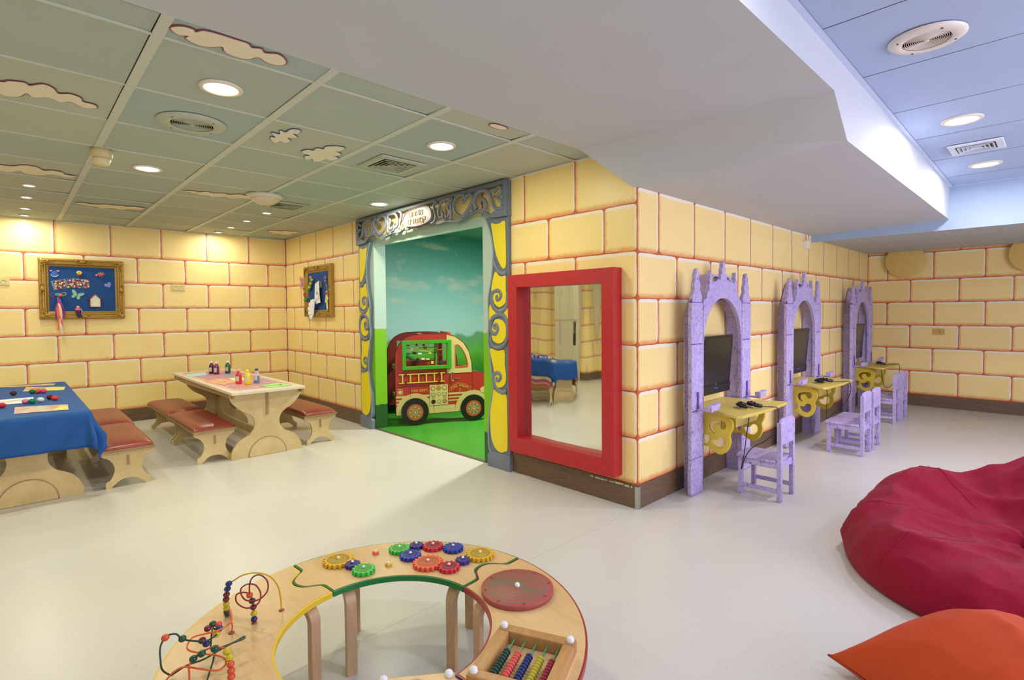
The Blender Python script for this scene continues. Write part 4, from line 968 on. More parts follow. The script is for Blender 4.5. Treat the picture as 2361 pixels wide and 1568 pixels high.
for nm, a0, a1, rgb, lab in (('green', 94.0, 184.6, (18, 112, 48), 'green-edged wooden table segment carrying the coloured gears'), ('yellow', 185.0, 275.6, (222, 184, 36), 'yellow-edged wooden table segment carrying the bead wires'),
                        ('blue', 276.0, 363.2, (40, 70, 160), 'fourth wooden table segment, under the corner of the puzzle board at the bottom edge'), ('red', 3.6, 93.6, (152, 44, 46), 'red-edged wooden table segment carrying the round maze and the abacus')):
    t = thing('activity_table', lab, 'activity table', (0, 0, 0), 0, 'ring of puzzle-joined activity tables'); segs[nm] = t
    mb = MB(); mb.plate([seg_outline(a0, a1, .0006)], .0225, ((0, 0, ZT-.0235), (1, 0, 0), (0, 1, 0)), .002); mb.build('coloured_edge', mat('edge_'+nm, rgb, .35, var=.04), t)
    mb = MB(); mb.plate([seg_outline(a0, a1, .0080)], .0012, ((0, 0, ZT-.0009), (1, 0, 0), (0, 1, 0)), 0); mb.build('tabletop', M_maple, t)
    am = (a0+a1)/2; hf = (a1-a0)/2
    leg(t, a0+12, RI+.014, 1); leg(t, a1-12, RI+.014, 1); leg(t, a0+21, RO-.035, -1); leg(t, a1-22, RO-.035, -1)
ZS = ZT + .0005
def gear_outline(r, n):
    P = []
    for i in range(n):
        for f_, rr in ((-.5, .86), (-.28, .86), (-.20, 1), (.20, 1), (.28, .86)):
            a = 2*PI*(i+f_)/n; P.append((r*rr*math.cos(a), r*rr*math.sin(a)))
    return P
gm = {'yellow': (214, 168, 30), 'purple': (62, 44, 130), 'green': (52, 190, 70), 'red': (204, 40, 58), 'blue': (34, 60, 160), 'orange': (226, 92, 62)}
gmat = {k_: mat('gear_'+k_, c_, .35, var=.03) for k_, c_ in gm.items()}
ginner = {k_: mat('gear_face_'+k_, c_, .5, var=.15, vs_=60) for k_, c_ in {'yellow': (150, 132, 66), 'purple': (92, 92, 110), 'green': (120, 126, 52), 'red': (74, 62, 58), 'blue': (74, 66, 112), 'orange': (176, 104, 60)}.items()}
M_knob = mat('white_knob', (226, 224, 226), .25, var=0)
GEARS = [('yellow', -.023, -2.289, .066, 18, 'large yellow gear at the left end of the green table segment'), ('purple', .056, -2.263, .033, 10, 'small purple gear between the left yellow gear and a green gear'),
         ('green', .130, -2.251, .048, 14, 'green gear nearest the curved inner edge on the left'), ('green', .068, -2.041, .048, 14, 'green gear near the outer edge beside a small purple gear'),
         ('purple', .094, -1.968, .033, 10, 'small purple gear at the outer edge between green and red gears'), ('red', .152, -1.916, .047, 14, 'dark red gear at the outer edge between purple and blue gears'),
         ('blue', .232, -1.862, .047, 14, 'blue gear at the outer edge, right of a dark red gear'), ('blue', .158, -2.041, .048, 14, 'blue gear in the middle between green and orange gears'),
         ('orange', .270, -2.026, .066, 18, 'large orange gear in the middle of the green segment'), ('red', .364, -1.984, .046, 14, 'dark red gear between the orange and small purple gears near the inner edge'),
         ('purple', .358, -1.906, .033, 10, 'small purple gear between the right red and yellow gears'), ('yellow', .367, -1.816, .064, 18, 'large yellow gear at the right end of the green table segment')]
for i, (cn, x, y, r, n, lab) in enumerate(GEARS):
    t = thing('toy_gear', lab, 'gear', (x, y, ZS), R(i*23), 'coloured toy gears')
    mb = L(); mb.plate([gear_outline(r*.985, n)], .016, ((0, 0, .001), (1, 0, 0), (0, 1, 0)), .0012); mb.build('toothed_wheel', gmat[cn], t)
    mb = L(); mb.cyl((0, 0, .0168), r*.70, .001, 36); fc = mb.build('patterned_face', ginner[cn], t)
    mb = L()
    if cn == 'green':
        for q in range(20): mb.M = Matrix.Rotation(2*PI*q/20, 4, 'Z'); mb.box((r*.22, -.0011, .0178), (r*.66, .0011, .0186))
    elif cn == 'yellow':
        for q in range(4):
            for w_ in range(5): mb.M = Matrix.Rotation(PI/2*q, 4, 'Z'); d_ = r*(.20+.10*w_); e_ = math.sqrt(max(0, (r*.68)**2-d_*d_))*.62; mb.box((-min(e_, d_), d_, .0178), (min(e_, d_), d_+.002, .0186))
    else:
        for q in (.35, .5, .64):
            mb.tube([(r*q*math.cos(i_*PI/18), r*q*math.sin(i_*PI/18), .018) for i_ in range(36)], .0009, 6, closed=True)
    mb.M = Matrix.Identity(4); mb.build('pattern', gmat[cn], fc)
    mb = L(); mb.box((-.0085, -.0085, .0168), (.0085, .0085, .0215), bev=.001); hb = mb.build('hub', gmat[cn], t)
    mb = L(); mb.lathe([(.0062, .0213), (.0062, .0245), (.004, .0275), (0, .0285)], (0, 0, 0), 14); mb.build('knob', M_knob, hb)
for cn, x, y, lab in (('orange', .019, -2.133, 'bare orange peg'), ('yellow', .156, -2.149, 'bare yellow peg')):
    mb = MB(); mb.box((x-.011, y-.011, ZS), (x+.011, y+.011, ZS+.012), bev=.0015); pg = mb.build('peg', gmat[cn], segs['green']); pg['label'] = lab
    mb = MB(); mb.lathe([(.006, ZS+.012), (.006, ZS+.015), (.004, ZS+.018), (0, ZS+.019)], (x, y, 0), 14); mb.build('knob', M_knob, pg)
# round finger maze
def maze_mat():
    k = N('maze_disc'); p = k.obj((1, 1, 1)); v = k.n('ShaderNodeVectorMath', operation='LENGTH'); k.l(p, v.inputs[0])
    wb = k.math('MULTIPLY', k.math('SUBTRACT', k.noise(14, 2, p), .5), .006)
    rr = k.math('ADD', v.outputs['Value'], wb); ring = k.math('PINGPONG', k.math('MULTIPLY', rr, 1.0), .0115)
    gaps = k.smooth(k.noise(9, 1, p), .42, .47); m_ = k.math('MULTIPLY', k.smooth(ring, .0045, .0065), k.smooth(rr, .108, .112, 1, 0)); m_ = k.math('MULTIPLY', m_, gaps)
    m2 = k.smooth(rr, .118, .121); k.col(k.mix(k.math('MAXIMUM', m_, m2), k.mix(k.noise(7, 3, p), lin((112, 80, 64)), lin((138, 108, 84))), lin((158, 74, 66)))); k.rough(.5); return k.m
t = thing('maze_disc', 'round brown and red maze disc on the red table segment', 'maze toy', (.690, -1.902, ZS))
mb = L(); mb.cyl((0, 0, .001), .139, .018, 64); mb.build('disc', maze_mat(), t)
mb = L(); mb.lathe([(.010, .019), (.0105, .026), (.007, .033), (0, .035)], (0, 0, 0), 16); mb.build('knob', M_knob, t)
for q in range(8):
    a = R(q*45+12); mb = L(); mb.cyl((.125*math.cos(a), .125*math.sin(a), .019), .0055, .0012, 12); mb.build('rivet', mat('rivet_red', (150, 34, 44), .4, var=0) if 'rivet_red' not in bpy.data.materials else bpy.data.materials['rivet_red'], t)
# abacus
ab = thing('abacus', 'wooden abacus with five rows of beads on the red table segment', 'abacus', (.888, -2.154, ZS), math.atan2(.42, .9075))
M_aw = wood('abacus_wood', (156, 108, 58), (196, 150, 92), (14, 3, 3), .35, .5); M_dow = mat('green_rod', (60, 170, 120), .35, var=0)
def bar(x0, y0, x1, y1, z0, z1, nm='frame_bar', bev=.005):
    mb = L(); mb.box((x0, y0, z0), (x1, y1, z1), bev=bev); return mb.build(nm, M_aw, ab)
AW, AH = .2215, .2318; e = .017
bar(-e, -e, AW+e, e+.001, .012, .055); bar(-e, -AH-e, AW+e, -AH+e, .012, .055); bar(-e, -AH+e-.001, e+.006, -e+.001, .012, .0545); bar(AW-e-.002, -AH+e-.001, AW+e, -e+.001, .012, .0545)
mb = L(); mb.box((-e+.002, -AH-e+.002, .0), (AW+e-.002, e-.002, .012)); mb.build('base_board', M_maple, ab)
bc = {'green': (14, 62, 50), 'coral': (218, 84, 76), 'blue': (22, 44, 104), 'mustard': (182, 172, 44), 'crimson': (150, 26, 52)}
for i, (nm, c_) in enumerate(bc.items()):
    m_ = mat('bead_'+nm, c_, .3, var=.03); x = .028+e+.036*i
    mb = L(); mb.tube([(x, -e+.002, .036), (x, -AH+e-.002, .036)], .0022, 8); mb.build('rod', M_dow, ab)
    for q in range(10):
        mb = L(); mb.ball((x, -AH+e+.0072+q*.0133, .036), (.0118, .0066, .0118), n=14); b_ = mb.build('bead', m_, ab); b_['label'] = nm + ' bead'
for (x, y) in ((0, 0), (AW, 0), (0, -AH), (AW, -AH)):
    mb = L(); mb.lathe([(.0115, .054), (.0125, .058), (.011, .066), (.006, .071), (0, .072)], (x, y, 0), 18); mb.build('knob', M_knob, ab)
# cut-out board on the near segment (only its corner is in the picture)
ang = math.atan2(-2.492+2.413, .876-.934)
pb = thing('puzzle_board', 'pale wooden board with a dark cut-out and white knob at the bottom edge', 'puzzle board', (.934, -2.413, ZS), ang)
mb = L(); sl = [(.07, .035), (.09, .020), (.115, .026), (.12, .045), (.10, .055), (.105, .08), (.085, .085), (.07, .065)]
mb.plate([[(-.017, -.017), (.20, -.017), (.20, .20), (-.017, .20)], smooth([(a+.0, b-.02) for a, b in sl], 3, True)], .032, ((0, 0, .010), (1, 0, 0), (0, 1, 0)), .004); mb.build('board', M_maple, pb)
mb = L(); mb.box((-.012, -.012, 0), (.195, .195, .010)); mb.build('base', M_leg, pb)
for (x, y) in ((0, 0), (.183, 0), (0, .183), (.183, .183)):
    mb = L(); mb.lathe([(.0115, .042), (.0125, .046), (.011, .054), (.006, .059), (0, .060)], (x, y, 0), 18); mb.build('knob', M_knob, pb)
# bead-on-wire maze
wm = thing('bead_maze', 'bent coloured wires threaded with wooden beads on the yellow table segment', 'bead maze', (0, 0, 0))
Z0 = ZS
WIRES = {'yellow': ((206, 164, 30), [(.18,-2.604,Z0),(.188,-2.609,.42),(.205,-2.625,.48),(.216,-2.657,.53),(.203,-2.696,.55),(.188,-2.733,.55),(.141,-2.748,.52),(.11,-2.754,.5),(.103,-2.764,.47),(.094,-2.765,.42),(.078,-2.755,Z0)]),
 'plum': ((136, 34, 52), [(.193,-2.702,Z0),(.19,-2.701,.41),(.19,-2.705,.45),(.176,-2.71,.47),(.148,-2.723,.47),(.13,-2.739,.46),(.139,-2.742,.44),(.171,-2.731,.43),(.193,-2.715,.43),(.203,-2.690,.44),(.201,-2.681,.47),(.191,-2.693,.5),(.162,-2.71,.5),(.155,-2.730,.49),(.162,-2.732,.47),(.184,-2.722,.455),(.218,-2.694,.46),(.240,-2.672,.49),(.249,-2.674,.53),(.23,-2.69,.55),(.205,-2.705,.54),(.200,-2.715,.52),(.188,-2.714,.48)]),
 'orange': ((216, 92, 40), [(.2,-2.777,Z0),(.216,-2.778,.4),(.214,-2.781,.43),(.232,-2.788,.47),(.285,-2.798,.46),(.288,-2.815,.45),(.297,-2.845,.45),(.286,-2.879,.45),(.282,-2.908,.45),(.296,-2.926,.44),(.329,-2.928,.44),(.359,-2.897,.43),(.402,-2.867,.43),(.437,-2.859,.43),(.447,-2.864,.42),(.453,-2.886,.42),(.416,-2.916,.42),(.37,-2.95,.42),(.356,-2.975,.41),(.345,-3.0,.38),(.34,-3.005,Z0)]),
 'burnt_orange': ((206, 84, 36), [(.427,-2.951,Z0),(.394,-2.943,.4),(.39,-2.942,.43),(.382,-2.93,.44),(.38,-2.907,.45),(.397,-2.882,.46),(.415,-2.864,.46),(.427,-2.851,.45),(.454,-2.85,.43),(.475,-2.854,.41),(.50,-2.862,Z0)]),
 'dark_green': ((20, 52, 46), [(.312,-2.973,Z0+.006),(.323,-2.996,.41),(.315,-2.999,.44),(.299,-2.995,.47),(.294,-2.978,.49),(.3,-2.956,.49),(.303,-2.941,.47),(.32,-2.916,.46),(.33,-2.883,.45),(.297,-2.845,.44),(.256,-2.847,.44),(.24,-2.85,Z0)]),
 'forest': ((24, 62, 52), [(.312,-2.973,Z0+.006),(.333,-2.937,.4),(.354,-2.896,.41),(.355,-2.849,.42),(.361,-2.807,.43),(.354,-2.783,.43),(.366,-2.788,.43),(.364,-2.826,.43),(.37,-2.864,.43),(.394,-2.883,.41),(.42,-2.907,Z0)])}
for nm, (c_, P) in WIRES.items():
    P = [(a, b, max(c, Z0+.0035)) for a, b, c in P]; mb = MB(); mb.tube(smooth(P, 8), .0026, 10); wr = mb.build('wire', mat('wire_'+nm, c_, .3, var=0), wm); wr['label'] = nm.replace('_', ' ') + ' wire'
for x, y in ((.18, -2.604), (.2, -2.777), (.193, -2.702), (.078, -2.755)):
    mb = MB(); mb.lathe([(.010, Z0), (.009, Z0+.003), (.003, Z0+.005)], (x, y, 0), 18); mb.build('wire_foot', mat('foot_brown', (150, 70, 56), .4, var=0) if 'foot_brown' not in bpy.data.materials else bpy.data.materials['foot_brown'], wm)
bcol = {'blue': (24, 40, 110), 'plum': (110, 26, 44), 'yellow': (196, 176, 30), 'green': (18, 70, 50), 'orange': (206, 78, 42)}
bmt = {k_: mat('wire_bead_'+k_, c_, .28, var=.03) for k_, c_ in bcol.items()}
BD = [('blue', (.121,-2.760,.505)), ('blue', (.110,-2.762,.483)), ('plum', (.104,-2.764,.461)), ('plum', (.101,-2.765,.443)), ('yellow', (.098,-2.764,.425)), ('yellow', (.093,-2.762,.408)), ('green', (.087,-2.760,.392)), ('green', (.081,-2.757,.380)),
      ('orange', (.180,-2.711,.468)), ('green', (.190,-2.706,.450)), ('plum', (.191,-2.703,.427)), ('yellow', (.192,-2.702,.405)), ('blue', (.193,-2.702,.385)),
      ('orange', (.295,-2.982,.488)), ('green', (.303,-2.940,.470)), ('plum', (.262,-2.862,.450)), ('green', (.256,-2.846,.455)), ('orange', (.266,-2.832,.452)), ('blue', (.282,-2.834,.446)), ('yellow', (.292,-2.845,.438)), ('plum', (.287,-2.884,.432)), ('blue', (.284,-2.872,.415)),
      ('green', (.381,-2.929,.440)), ('green', (.389,-2.909,.450)), ('green', (.405,-2.878,.458)), ('yellow', (.429,-2.852,.449)), ('yellow', (.446,-2.850,.437)), ('orange', (.460,-2.851,.425)), ('orange', (.470,-2.853,.411)), ('orange', (.478,-2.855,.399))]
for nm, p in BD:
    p = (p[0], p[1], max(p[2], Z0+.0105)); mb = MB(); mb.ball(p, (.0112, .0112, .0098), n=16); b_ = mb.build('bead', bmt[nm], wm); b_['label'] = nm + ' bead'

# ------------------------------------------------------------------ plywood fire engine in the play room
fe = thing('fire_engine', 'red plywood toy fire engine in the green play room', 'toy fire engine', (-3.616, .447, 0))
dU = Vector((.40684, .91350, 0)); dZ = Vector((0, 0, 1)); dN = dU.cross(dZ); FO = Vector((-3.616, .447, 0))
def MT(n=0): return Matrix(((dU.x, 0, dN.x, dN.x*n), (dU.y, 0, dN.y, dN.y*n), (0, 1, 0, 0), (0, 0, 0, 1)))
def fpl(loops, t_, n, m_, name, parent=fe, bev=0, fix=False):
    mb = L(); mb.M = MT(n); mb.plate(loops, t_, ((0, 0, 0), (1, 0, 0), (0, 1, 0)), bev)
    return mb.build(name, m_, parent)
F_red = mat('engine_red', (176, 44, 34), .42, var=.05, vs_=4); F_cream = mat('engine_cream', (206, 184, 118), .42, var=.05, vs_=4); F_blk = mat('engine_black', (26, 20, 16), .45, var=.05); F_grn = mat('frame_green', (58, 158, 32), .4, var=.05)
F_yel = mat('engine_yellow', (224, 182, 70), .4, var=.03); F_dk = mat('engine_line', (58, 22, 16), .5, var=0); F_dred = mat('engine_dark_red', (120, 26, 20), .5, var=.05); F_org = mat('engine_orange', (190, 84, 44), .4, var=.03)
outl = smooth([(-.226, .142), (-.226, .142), (-.229, .5), (-.226, .86), (-.215, .96), (-.18, 1.04), (-.115, 1.11), (-.01, 1.155), (.132, 1.170), (.43, 1.165), (.55, 1.132), (.662, 1.05), (.736, .928), (.768, .79), (.777, .67), (.777, .67), (.847, .662), (.94, .635), (.99, .58), (1.01, .45), (1.01, .142), (1.01, .142), (.4, .140)], 4, True)
win = smooth([(.560, 1.000), (.560, 1.000), (.60, 1.005), (.66, .93), (.70, .82), (.706, .748), (.706, .748), (.64, .742), (.560, .742), (.560, .742)], 3, True)
scr = [(-.095, .764), (.447, .764), (.447, 1.050), (-.095, 1.050)]
def arcpts(cx, cz, r, a0=0, a1=360, n=48): return [(cx+r*math.cos(R(a0+(a1-a0)*i/n)), cz+r*math.sin(R(a0+(a1-a0)*i/n))) for i in range(n + (0 if a1-a0 == 360 else 1))]
fpl([outl, win, scr], .022, -.022, F_red, 'front_board', bev=0)
q = L(); q.M = MT(0); q.tube([(a, b, -.006) for a, b in outl], .0065, 6, closed=True); q.build('dark_rim', F_blk, fe)
bk = fpl([outl, win, scr], .022, -.85, F_dred, 'rear_board')
q = L(); q.M = MT(-.84); q.tube([(a, b, 0) for a, b in outl], .009, 6, closed=True); q.build('dark_rim', F_blk, fe)
fpl([[(-.142, .719), (.494, .719), (.494, 1.095), (-.142, 1.095)], scr], .03, .0, F_grn, 'window_frame', bev=.004)
fpl([[(-.142, .719), (.494, .719), (.494, 1.095), (-.142, 1.095)], scr], .03, -.88, F_grn, 'window_frame')
for (a, b) in ((-.15, .30), (.95, .30), (-.15, .70), (.2, 1.125)):
    q = L(); q.M = MT(0); q.box((a-.02, b-.03, -.83), (a+.02, b+.03, -.022)); q.build('cross_beam', F_cream, fe)
q = L(); q.M = MT(0); q.box((.46, 1.150, -.5), (.50, 1.19, -.02)); q.build('roof_block', F_org, fe)
cab = [(.435, .652), (.775, .652), (.766, .79), (.734, .925), (.660, 1.047), (.548, 1.128), (.435, 1.160)]
fpl([cab, [(a, b) for a, b in win]], .0015, .0002, F_cream, 'cab_panel')
wi2 = [(.62+(a-.62)*1.22, .87+(b-.87)*1.16) for a, b in win]; fpl([wi2, win], .004, .0018, F_org, 'cab_window_frame', bev=.001)
def rect(a0, b0, a1, b1): return [(a0, b0), (a1, b0), (a1, b1), (a0, b1)]
def wheelarch(cx): return [*arcpts(cx, .168, .245, 180, 0, 24), (cx+.245, .142), (cx-.245, .142)]
for cx in (.013, .789):
    P = [*arcpts(cx, .168, .245, 0, 180, 24), (cx-.236 if cx < .5 else cx-.245, .142), (min(cx+.245, 1.005), .142)]
    P = [(min(a, 1.0), b) for a, b in P]
    P = [(max(a, -.222), b) for a, b in P]
    fpl([P], .0016, .0002, F_cream, 'mudguard')
    w = fpl([arcpts(cx, .178, .176)], .018, .0022, F_blk, 'wheel', bev=.002)
    for r_, n_, m_, nm in ((.106, .0205, F_org, 'rim'), (.078, .0215, mat('hub_tan', (186, 160, 112), .35, metal=.2, var=.1), 'hub'), (.048, .0225, F_blk, 'hub_ring'), (.044, .0230, mat('hub_tan2', (176, 150, 110), .35, var=.1), 'hub_inner'), (.026, .0240, F_org, 'hub_cap'), (.015, .025, F_cream, 'hub_centre')):
        fpl([arcpts(cx, .172, r_, n=32)], .001, n_, m_, nm, w)
    for k_ in range(8):
        a = R(k_*45+22); fpl([arcpts(cx+.062*math.cos(a), .172+.062*math.sin(a), .0075, n=10)], .001, .0228, F_dk, 'wheel_nut', w)
fpl([rect(.262, .142, .542, .238)], .0016, .0002, F_cream, 'sill_panel')
for z0, z1 in ((.362, .388), (.318, .338), (.277, .295)):
    fpl([rect(-.224, z0, .203, z1)], .0012, .0001, F_cream, 'stripe'); fpl([rect(.452, z0+.01, 1.0, z1+.008)], .0012, .0001, F_cream, 'stripe')
gp = fpl([rect(.206, .244, .446, .510)], .003, .0018, F_cream, 'gauge_panel', bev=.0006)
for (a, b, r_, m_) in ((.250, .464, .030, F_dk), (.325, .466, .030, F_org), (.401, .468, .030, F_dk), (.328, .388, .023, F_dk), (.253, .290, .030, F_dk), (.329, .290, .024, F_dk), (.404, .292, .030, F_org)):
    g_ = fpl([arcpts(a, b, r_, n=24)], .001, .005, m_, 'gauge', gp)
    if (a, b) != (.253, .290):
        fpl([arcpts(a, b, r_*.82, n=24)], .001, .0062, F_cream if m_ == F_dk else mat('gauge_tan', (160, 132, 84), .4, var=0), 'gauge', gp)
for (a0, b0, a1, b1) in ((.224, .365, .280, .402), (.236, .335, .270, .357), (.372, .366, .428, .404), (.386, .336, .418, .358)):
    fpl([rect(a0, b0, a1, b1), rect(a0+.003, b0+.003, a1-.003, b1-.003)], .001, .005, F_dk, 'panel_switch', gp)
ld = L(); ld.M = MT(.006)
for zz_ in (.553, .663): ld.box((-.188, zz_-.007, 0), (.410, zz_+.007, .006))
for a in (-.14, -.04, .065, .165, .268, .364): ld.box((a-.009, .553, 0), (a+.009, .663, .005))
ldo = ld.build('ladder', F_yel, fe)
q = L(); q.M = MT(.001)
for zz_ in (.553, .663): q.box((-.193, zz_-.012, 0), (.415, zz_+.012, .004))
for a in (-.14, -.04, .065, .165, .268, .364): q.box((a-.014, .553, 0), (a+.014, .663, .003))
q.build('ladder_outline', F_dk, ldo)
for a in (-.10, .33):
    for zz_ in (.553, .663): fpl([rect(a-.014, zz_-.018, a+.014, zz_+.018)], .004, .0125, F_dred, 'ladder_clamp', ldo)
q = L(); q.M = MT(.0002)
for (a0, b0, a1, b1) in ((-.226, .505, .206, .508), (-.043, .375, -.040, .507), (.445, .648, .776, .652), (.778, .39, .781, .665), (.203, .24, .206, .512), (.446, .24, .449, .512), (.433, .652, .436, 1.165)):
    q.box((a0, b0, 0), (a1, b1, .0025))
q.build('panel_line', F_dk, fe)
q = L(); q.M = MT(.001); q.tube(smooth([(.520, .672, .006), (.495, .66, .012), (.492, .60, .012), (.500, .555, .012), (.522, .552, .006)], 4), .006, 8); q.build('grab_handle', M_chrome, fe)
fpl([rect(.545, .570, .605, .585)], .006, .0018, M_chrome, 'door_handle')
fpl([rect(-.205, .40, -.140, .475), rect(-.2, .405, -.145, .47)], .002, .0002, F_cream, 'lamp_frame'); fpl([arcpts(-.172, .437, .024, n=20)], .003, .0002, F_cream, 'side_lamp')
fpl([smooth([(.885, .40), (.90, .44), (.95, .455), (1.0, .44), (1.0, .38), (.93, .37)], 3, True)], .003, .0018, F_cream, 'headlamp')
q = L(); q.M = MT(0); q.text('FIRE DEPT.', .046, ((.082, .445, .0008), (1, 0, 0), (0, 1, 0)), .001, space=1.08); q.build('lettering', F_yel, fe)
q = L(); q.M = MT(0)
word = 'FIRE ENGINE'
for i, chh in enumerate(word):
    if chh == ' ': continue
    tt = (i-5)/5; a = .608+tt*.105; b = .462+.022*(1-tt*tt); an = -tt*.28
    q.text(chh, .036, ((a, b, .0008), (math.cos(an), math.sin(an), 0), (-math.sin(an), math.cos(an), 0)), .001)
q.text('7', .055, ((.607, .420, .0008), (1, 0, 0), (0, 1, 0)), .001); q.build('lettering', F_yel, fe)
q = L(); q.M = MT(.0012)
for P in ([(.49, .455), (.52, .49), (.56, .508), (.608, .515), (.66, .508), (.70, .49), (.73, .455)], [(.50, .425), (.53, .455), (.57, .468), (.58, .458)], [(.72, .425), (.69, .455), (.65, .468), (.64, .458)], [(.49, .455), (.46, .462), (.475, .438), (.462, .415), (.50, .425), (.49, .455)], [(.73, .455), (.765, .462), (.748, .438), (.76, .415), (.72, .425), (.73, .455)]):
    q.tube([(a, b, 0) for a, b in P], .0016, 5)
q.build('ribbon_emblem', F_yel, fe)
# activity wires and sliders inside the green window
for (b, a0, a1) in ((.995, -.095, .29), (.925, -.095, .30), (.845, -.095, .30)):
    q = L(); q.M = MT(-.03); q.tube([(a0, b, 0), (a1, b+.004, 0)], .003, 6); q.build('slider_bar', F_blk, fe)
q = L(); q.M = MT(-.03); q.box((.295, .764, -.02), (.315, 1.05, .0)); q.build('divider', F_grn, fe)
q = L(); q.M = MT(-.03); q.box((.345, .764, -.03), (.372, 1.05, -.005)); q.build('divider', F_dred, fe)
rn = random.Random(5); tm = [mat('toy_white', (224, 220, 200), .4, var=0), mat('toy_yellow', (220, 200, 90), .4, var=0), mat('toy_red', (170, 50, 50), .4, var=0), mat('toy_blue', (40, 60, 140), .4, var=0), F_blk]
for i, (a, b) in enumerate([(-.01, .985), (.05, .99), (.16, .995), (-.06, .925), (.02, .93), (.09, .92), (.22, .925), (-.07, .845), (.0, .85), (.06, .845), (.13, .85), (.19, .845), (-.06, 1.03), (.05, 1.035), (.14, 1.03), (.24, 1.03), (.25, .80), (.20, .79), (.36, .80), (.36, .86)]):
    w_, h_ = rn.uniform(.012, .026), rn.uniform(.008, .018); q = L(); q.M = MT(-.03); q.box((a-w_, b-h_, -.008), (a+w_, b+h_, .012), bev=.002); q.build('slider_toy', tm[i % 5], fe)
q = L(); q.M = MT(-.012); q.tube([(a, b, 0) for a, b in smooth([(-.08, 1.0), (-.04, .96), (.03, .985), (.10, .96), (.16, .955), (.22, .95), (.28, .99), (.34, .96), (.40, .985), (.44, 1.01)], 5)], .003, 6); q.build('looping_wire', tm[1], fe)

# ------------------------------------------------------------------ gilt frames with pinned crafts
M_gilt = mat('antique_gilt', (178, 140, 62), .36, metal=.45, var=.22, vs_=60, bump=.4); M_gilt_l = mat('gilt_highlight', (206, 176, 110), .35, metal=.5, var=.15, vs_=40); M_felt = mat('blue_felt', (16, 72, 138), .85, var=.07, vs_=6)
def MW(O, U, N_):
    U, N_, O = Vector(U), Vector(N_), Vector(O); return Matrix(((U.x, 0, N_.x, O.x), (U.y, 0, N_.y, O.y), (U.z, 1, N_.z, O.z), (0, 0, 0, 1)))
def gilt_frame(label, Mx, w, h):
    t = thing('framed_board', label, 'framed board', (0, 0, 0), 0, 'gilt framed craft boards')
    W2, H2 = w/2, h/2
    prof = [(0, .002), (0, .045), (.008, .058), (.022, .060), (.034, .048), (.046, .046), (.056, .054), (.066, .052), (.078, .036), (.088, .030), (.097, .026), (.097, .002)]
    for side in range(4):
        mb = L(); mb.M = Mx; vv = []; ff = []
        for d, z in prof:
            P = [(-W2+d, H2-d), (W2-d, H2-d)] if side == 0 else [(W2-d, H2-d), (W2-d, -H2+d)] if side == 1 else [(W2-d, -H2+d), (-W2+d, -H2+d)] if side == 2 else [(-W2+d, -H2+d), (-W2+d, H2-d)]
            vv += [(*P[0], z), (*P[1], z)]
        for i in range(len(prof)-1): ff.append((2*i, 2*i+1, 2*i+3, 2*i+2))
        mb.add(vv, ff, 0, False); fb = mb.build('frame_side', M_gilt, t)
        mb = L(); mb.M = Mx; rr_ = random.Random(side)
        a0, a1 = (-W2+.1, W2-.1) if side in (0, 2) else (-H2+.1, H2-.1)
        n_ = int((a1-a0)/.011)
        for i in range(n_):
            s_ = a0+(a1-a0)*(i+.5)/n_
            p = (s_, (H2-.086) if side == 0 else -(H2-.086)) if side in (0, 2) else ((W2-.086) if side == 1 else -(W2-.086), s_)
            mb.ball((p[0], p[1], .034), (.0042, .0042, .0035), n=6)
        b_ = mb.build('beading', M_gilt_l, fb); b_['kind'] = 'stuff'
    rr_ = random.Random(11)
    for (cx, cy, sx, sy) in ((-W2, H2, 1, -1), (W2, H2, -1, -1), (W2, -H2, -1, 1), (-W2, -H2, 1, 1), (0, H2, 0, -1), (0, -H2, 0, 1), (-W2, 0, 1, 0), (W2, 0, -1, 0)):
        mb = L(); mb.M = Mx
        if sx and sy:
            mb.ball((cx+sx*.034, cy+sy*.034, .052), (.034, .034, .014), n=12, noisy=.25)
            for k_ in range(5):
                mb.ball((cx+sx*(.06+.02*k_), cy+sy*.028, .056), (.013-.0015*k_, .016-.002*k_, .010), n=8, noisy=.3); mb.ball((cx+sx*.028, cy+sy*(.06+.02*k_), .056), (.016-.002*k_, .013-.0015*k_, .010), n=8, noisy=.3)
            mb.tube(smooth([(cx+sx*.02, cy+sy*.10, .06), (cx+sx*.05, cy+sy*.075, .066), (cx+sx*.045, cy+sy*.04, .068), (cx+sx*.075, cy+sy*.05, .066), (cx+sx*.10, cy+sy*.02, .06)], 4), .006, 7)
        else:
            tx, ty = abs(sy), abs(sx)
            mb.ball((cx+sx*.03, cy+sy*.03, .055), (.026+.012*tx, .026+.012*ty, .013), n=12, noisy=.3)
            for k_ in (-1, 1): mb.tube(smooth([(cx+sx*.015+tx*k_*.02, cy+sy*.015+ty*k_*.02, .062), (cx+sx*.01+tx*k_*.05, cy+sy*.01+ty*k_*.05, .066), (cx+sx*.035+tx*k_*.062, cy+sy*.035+ty*k_*.062, .062), (cx+sx*.05+tx*k_*.04, cy+sy*.05+ty*k_*.04, .058)], 4), .0055, 7)
        mb.build('ornament', M_gilt_l if False else M_gilt, t)
    mb = L(); mb.M = Mx; mb.box((-W2+.09, -H2+.09, .002), (W2-.09, H2-.09, .022)); mb.build('backing', M_felt, t)
    return t
MB1 = MW((-LA+.003, -2.580, 1.787), (0, 1, 0), (1, 0, 0)); MB2 = MW((-5.328, -.004, 1.774), (1, 0, 0), (0, -1, 0))
gilt_frame('gilt framed blue board with crafts on the left wall', MB1, .855, .758); gilt_frame('gilt framed blue board with crafts beside the doorway, on the back wall', MB2, .90, .742)
def cm(n_, c_, **k_): return bpy.data.materials.get('craft_'+n_) or mat('craft_'+n_, c_, k_.get('r', .6), var=k_.get('v', .05), vs_=40)
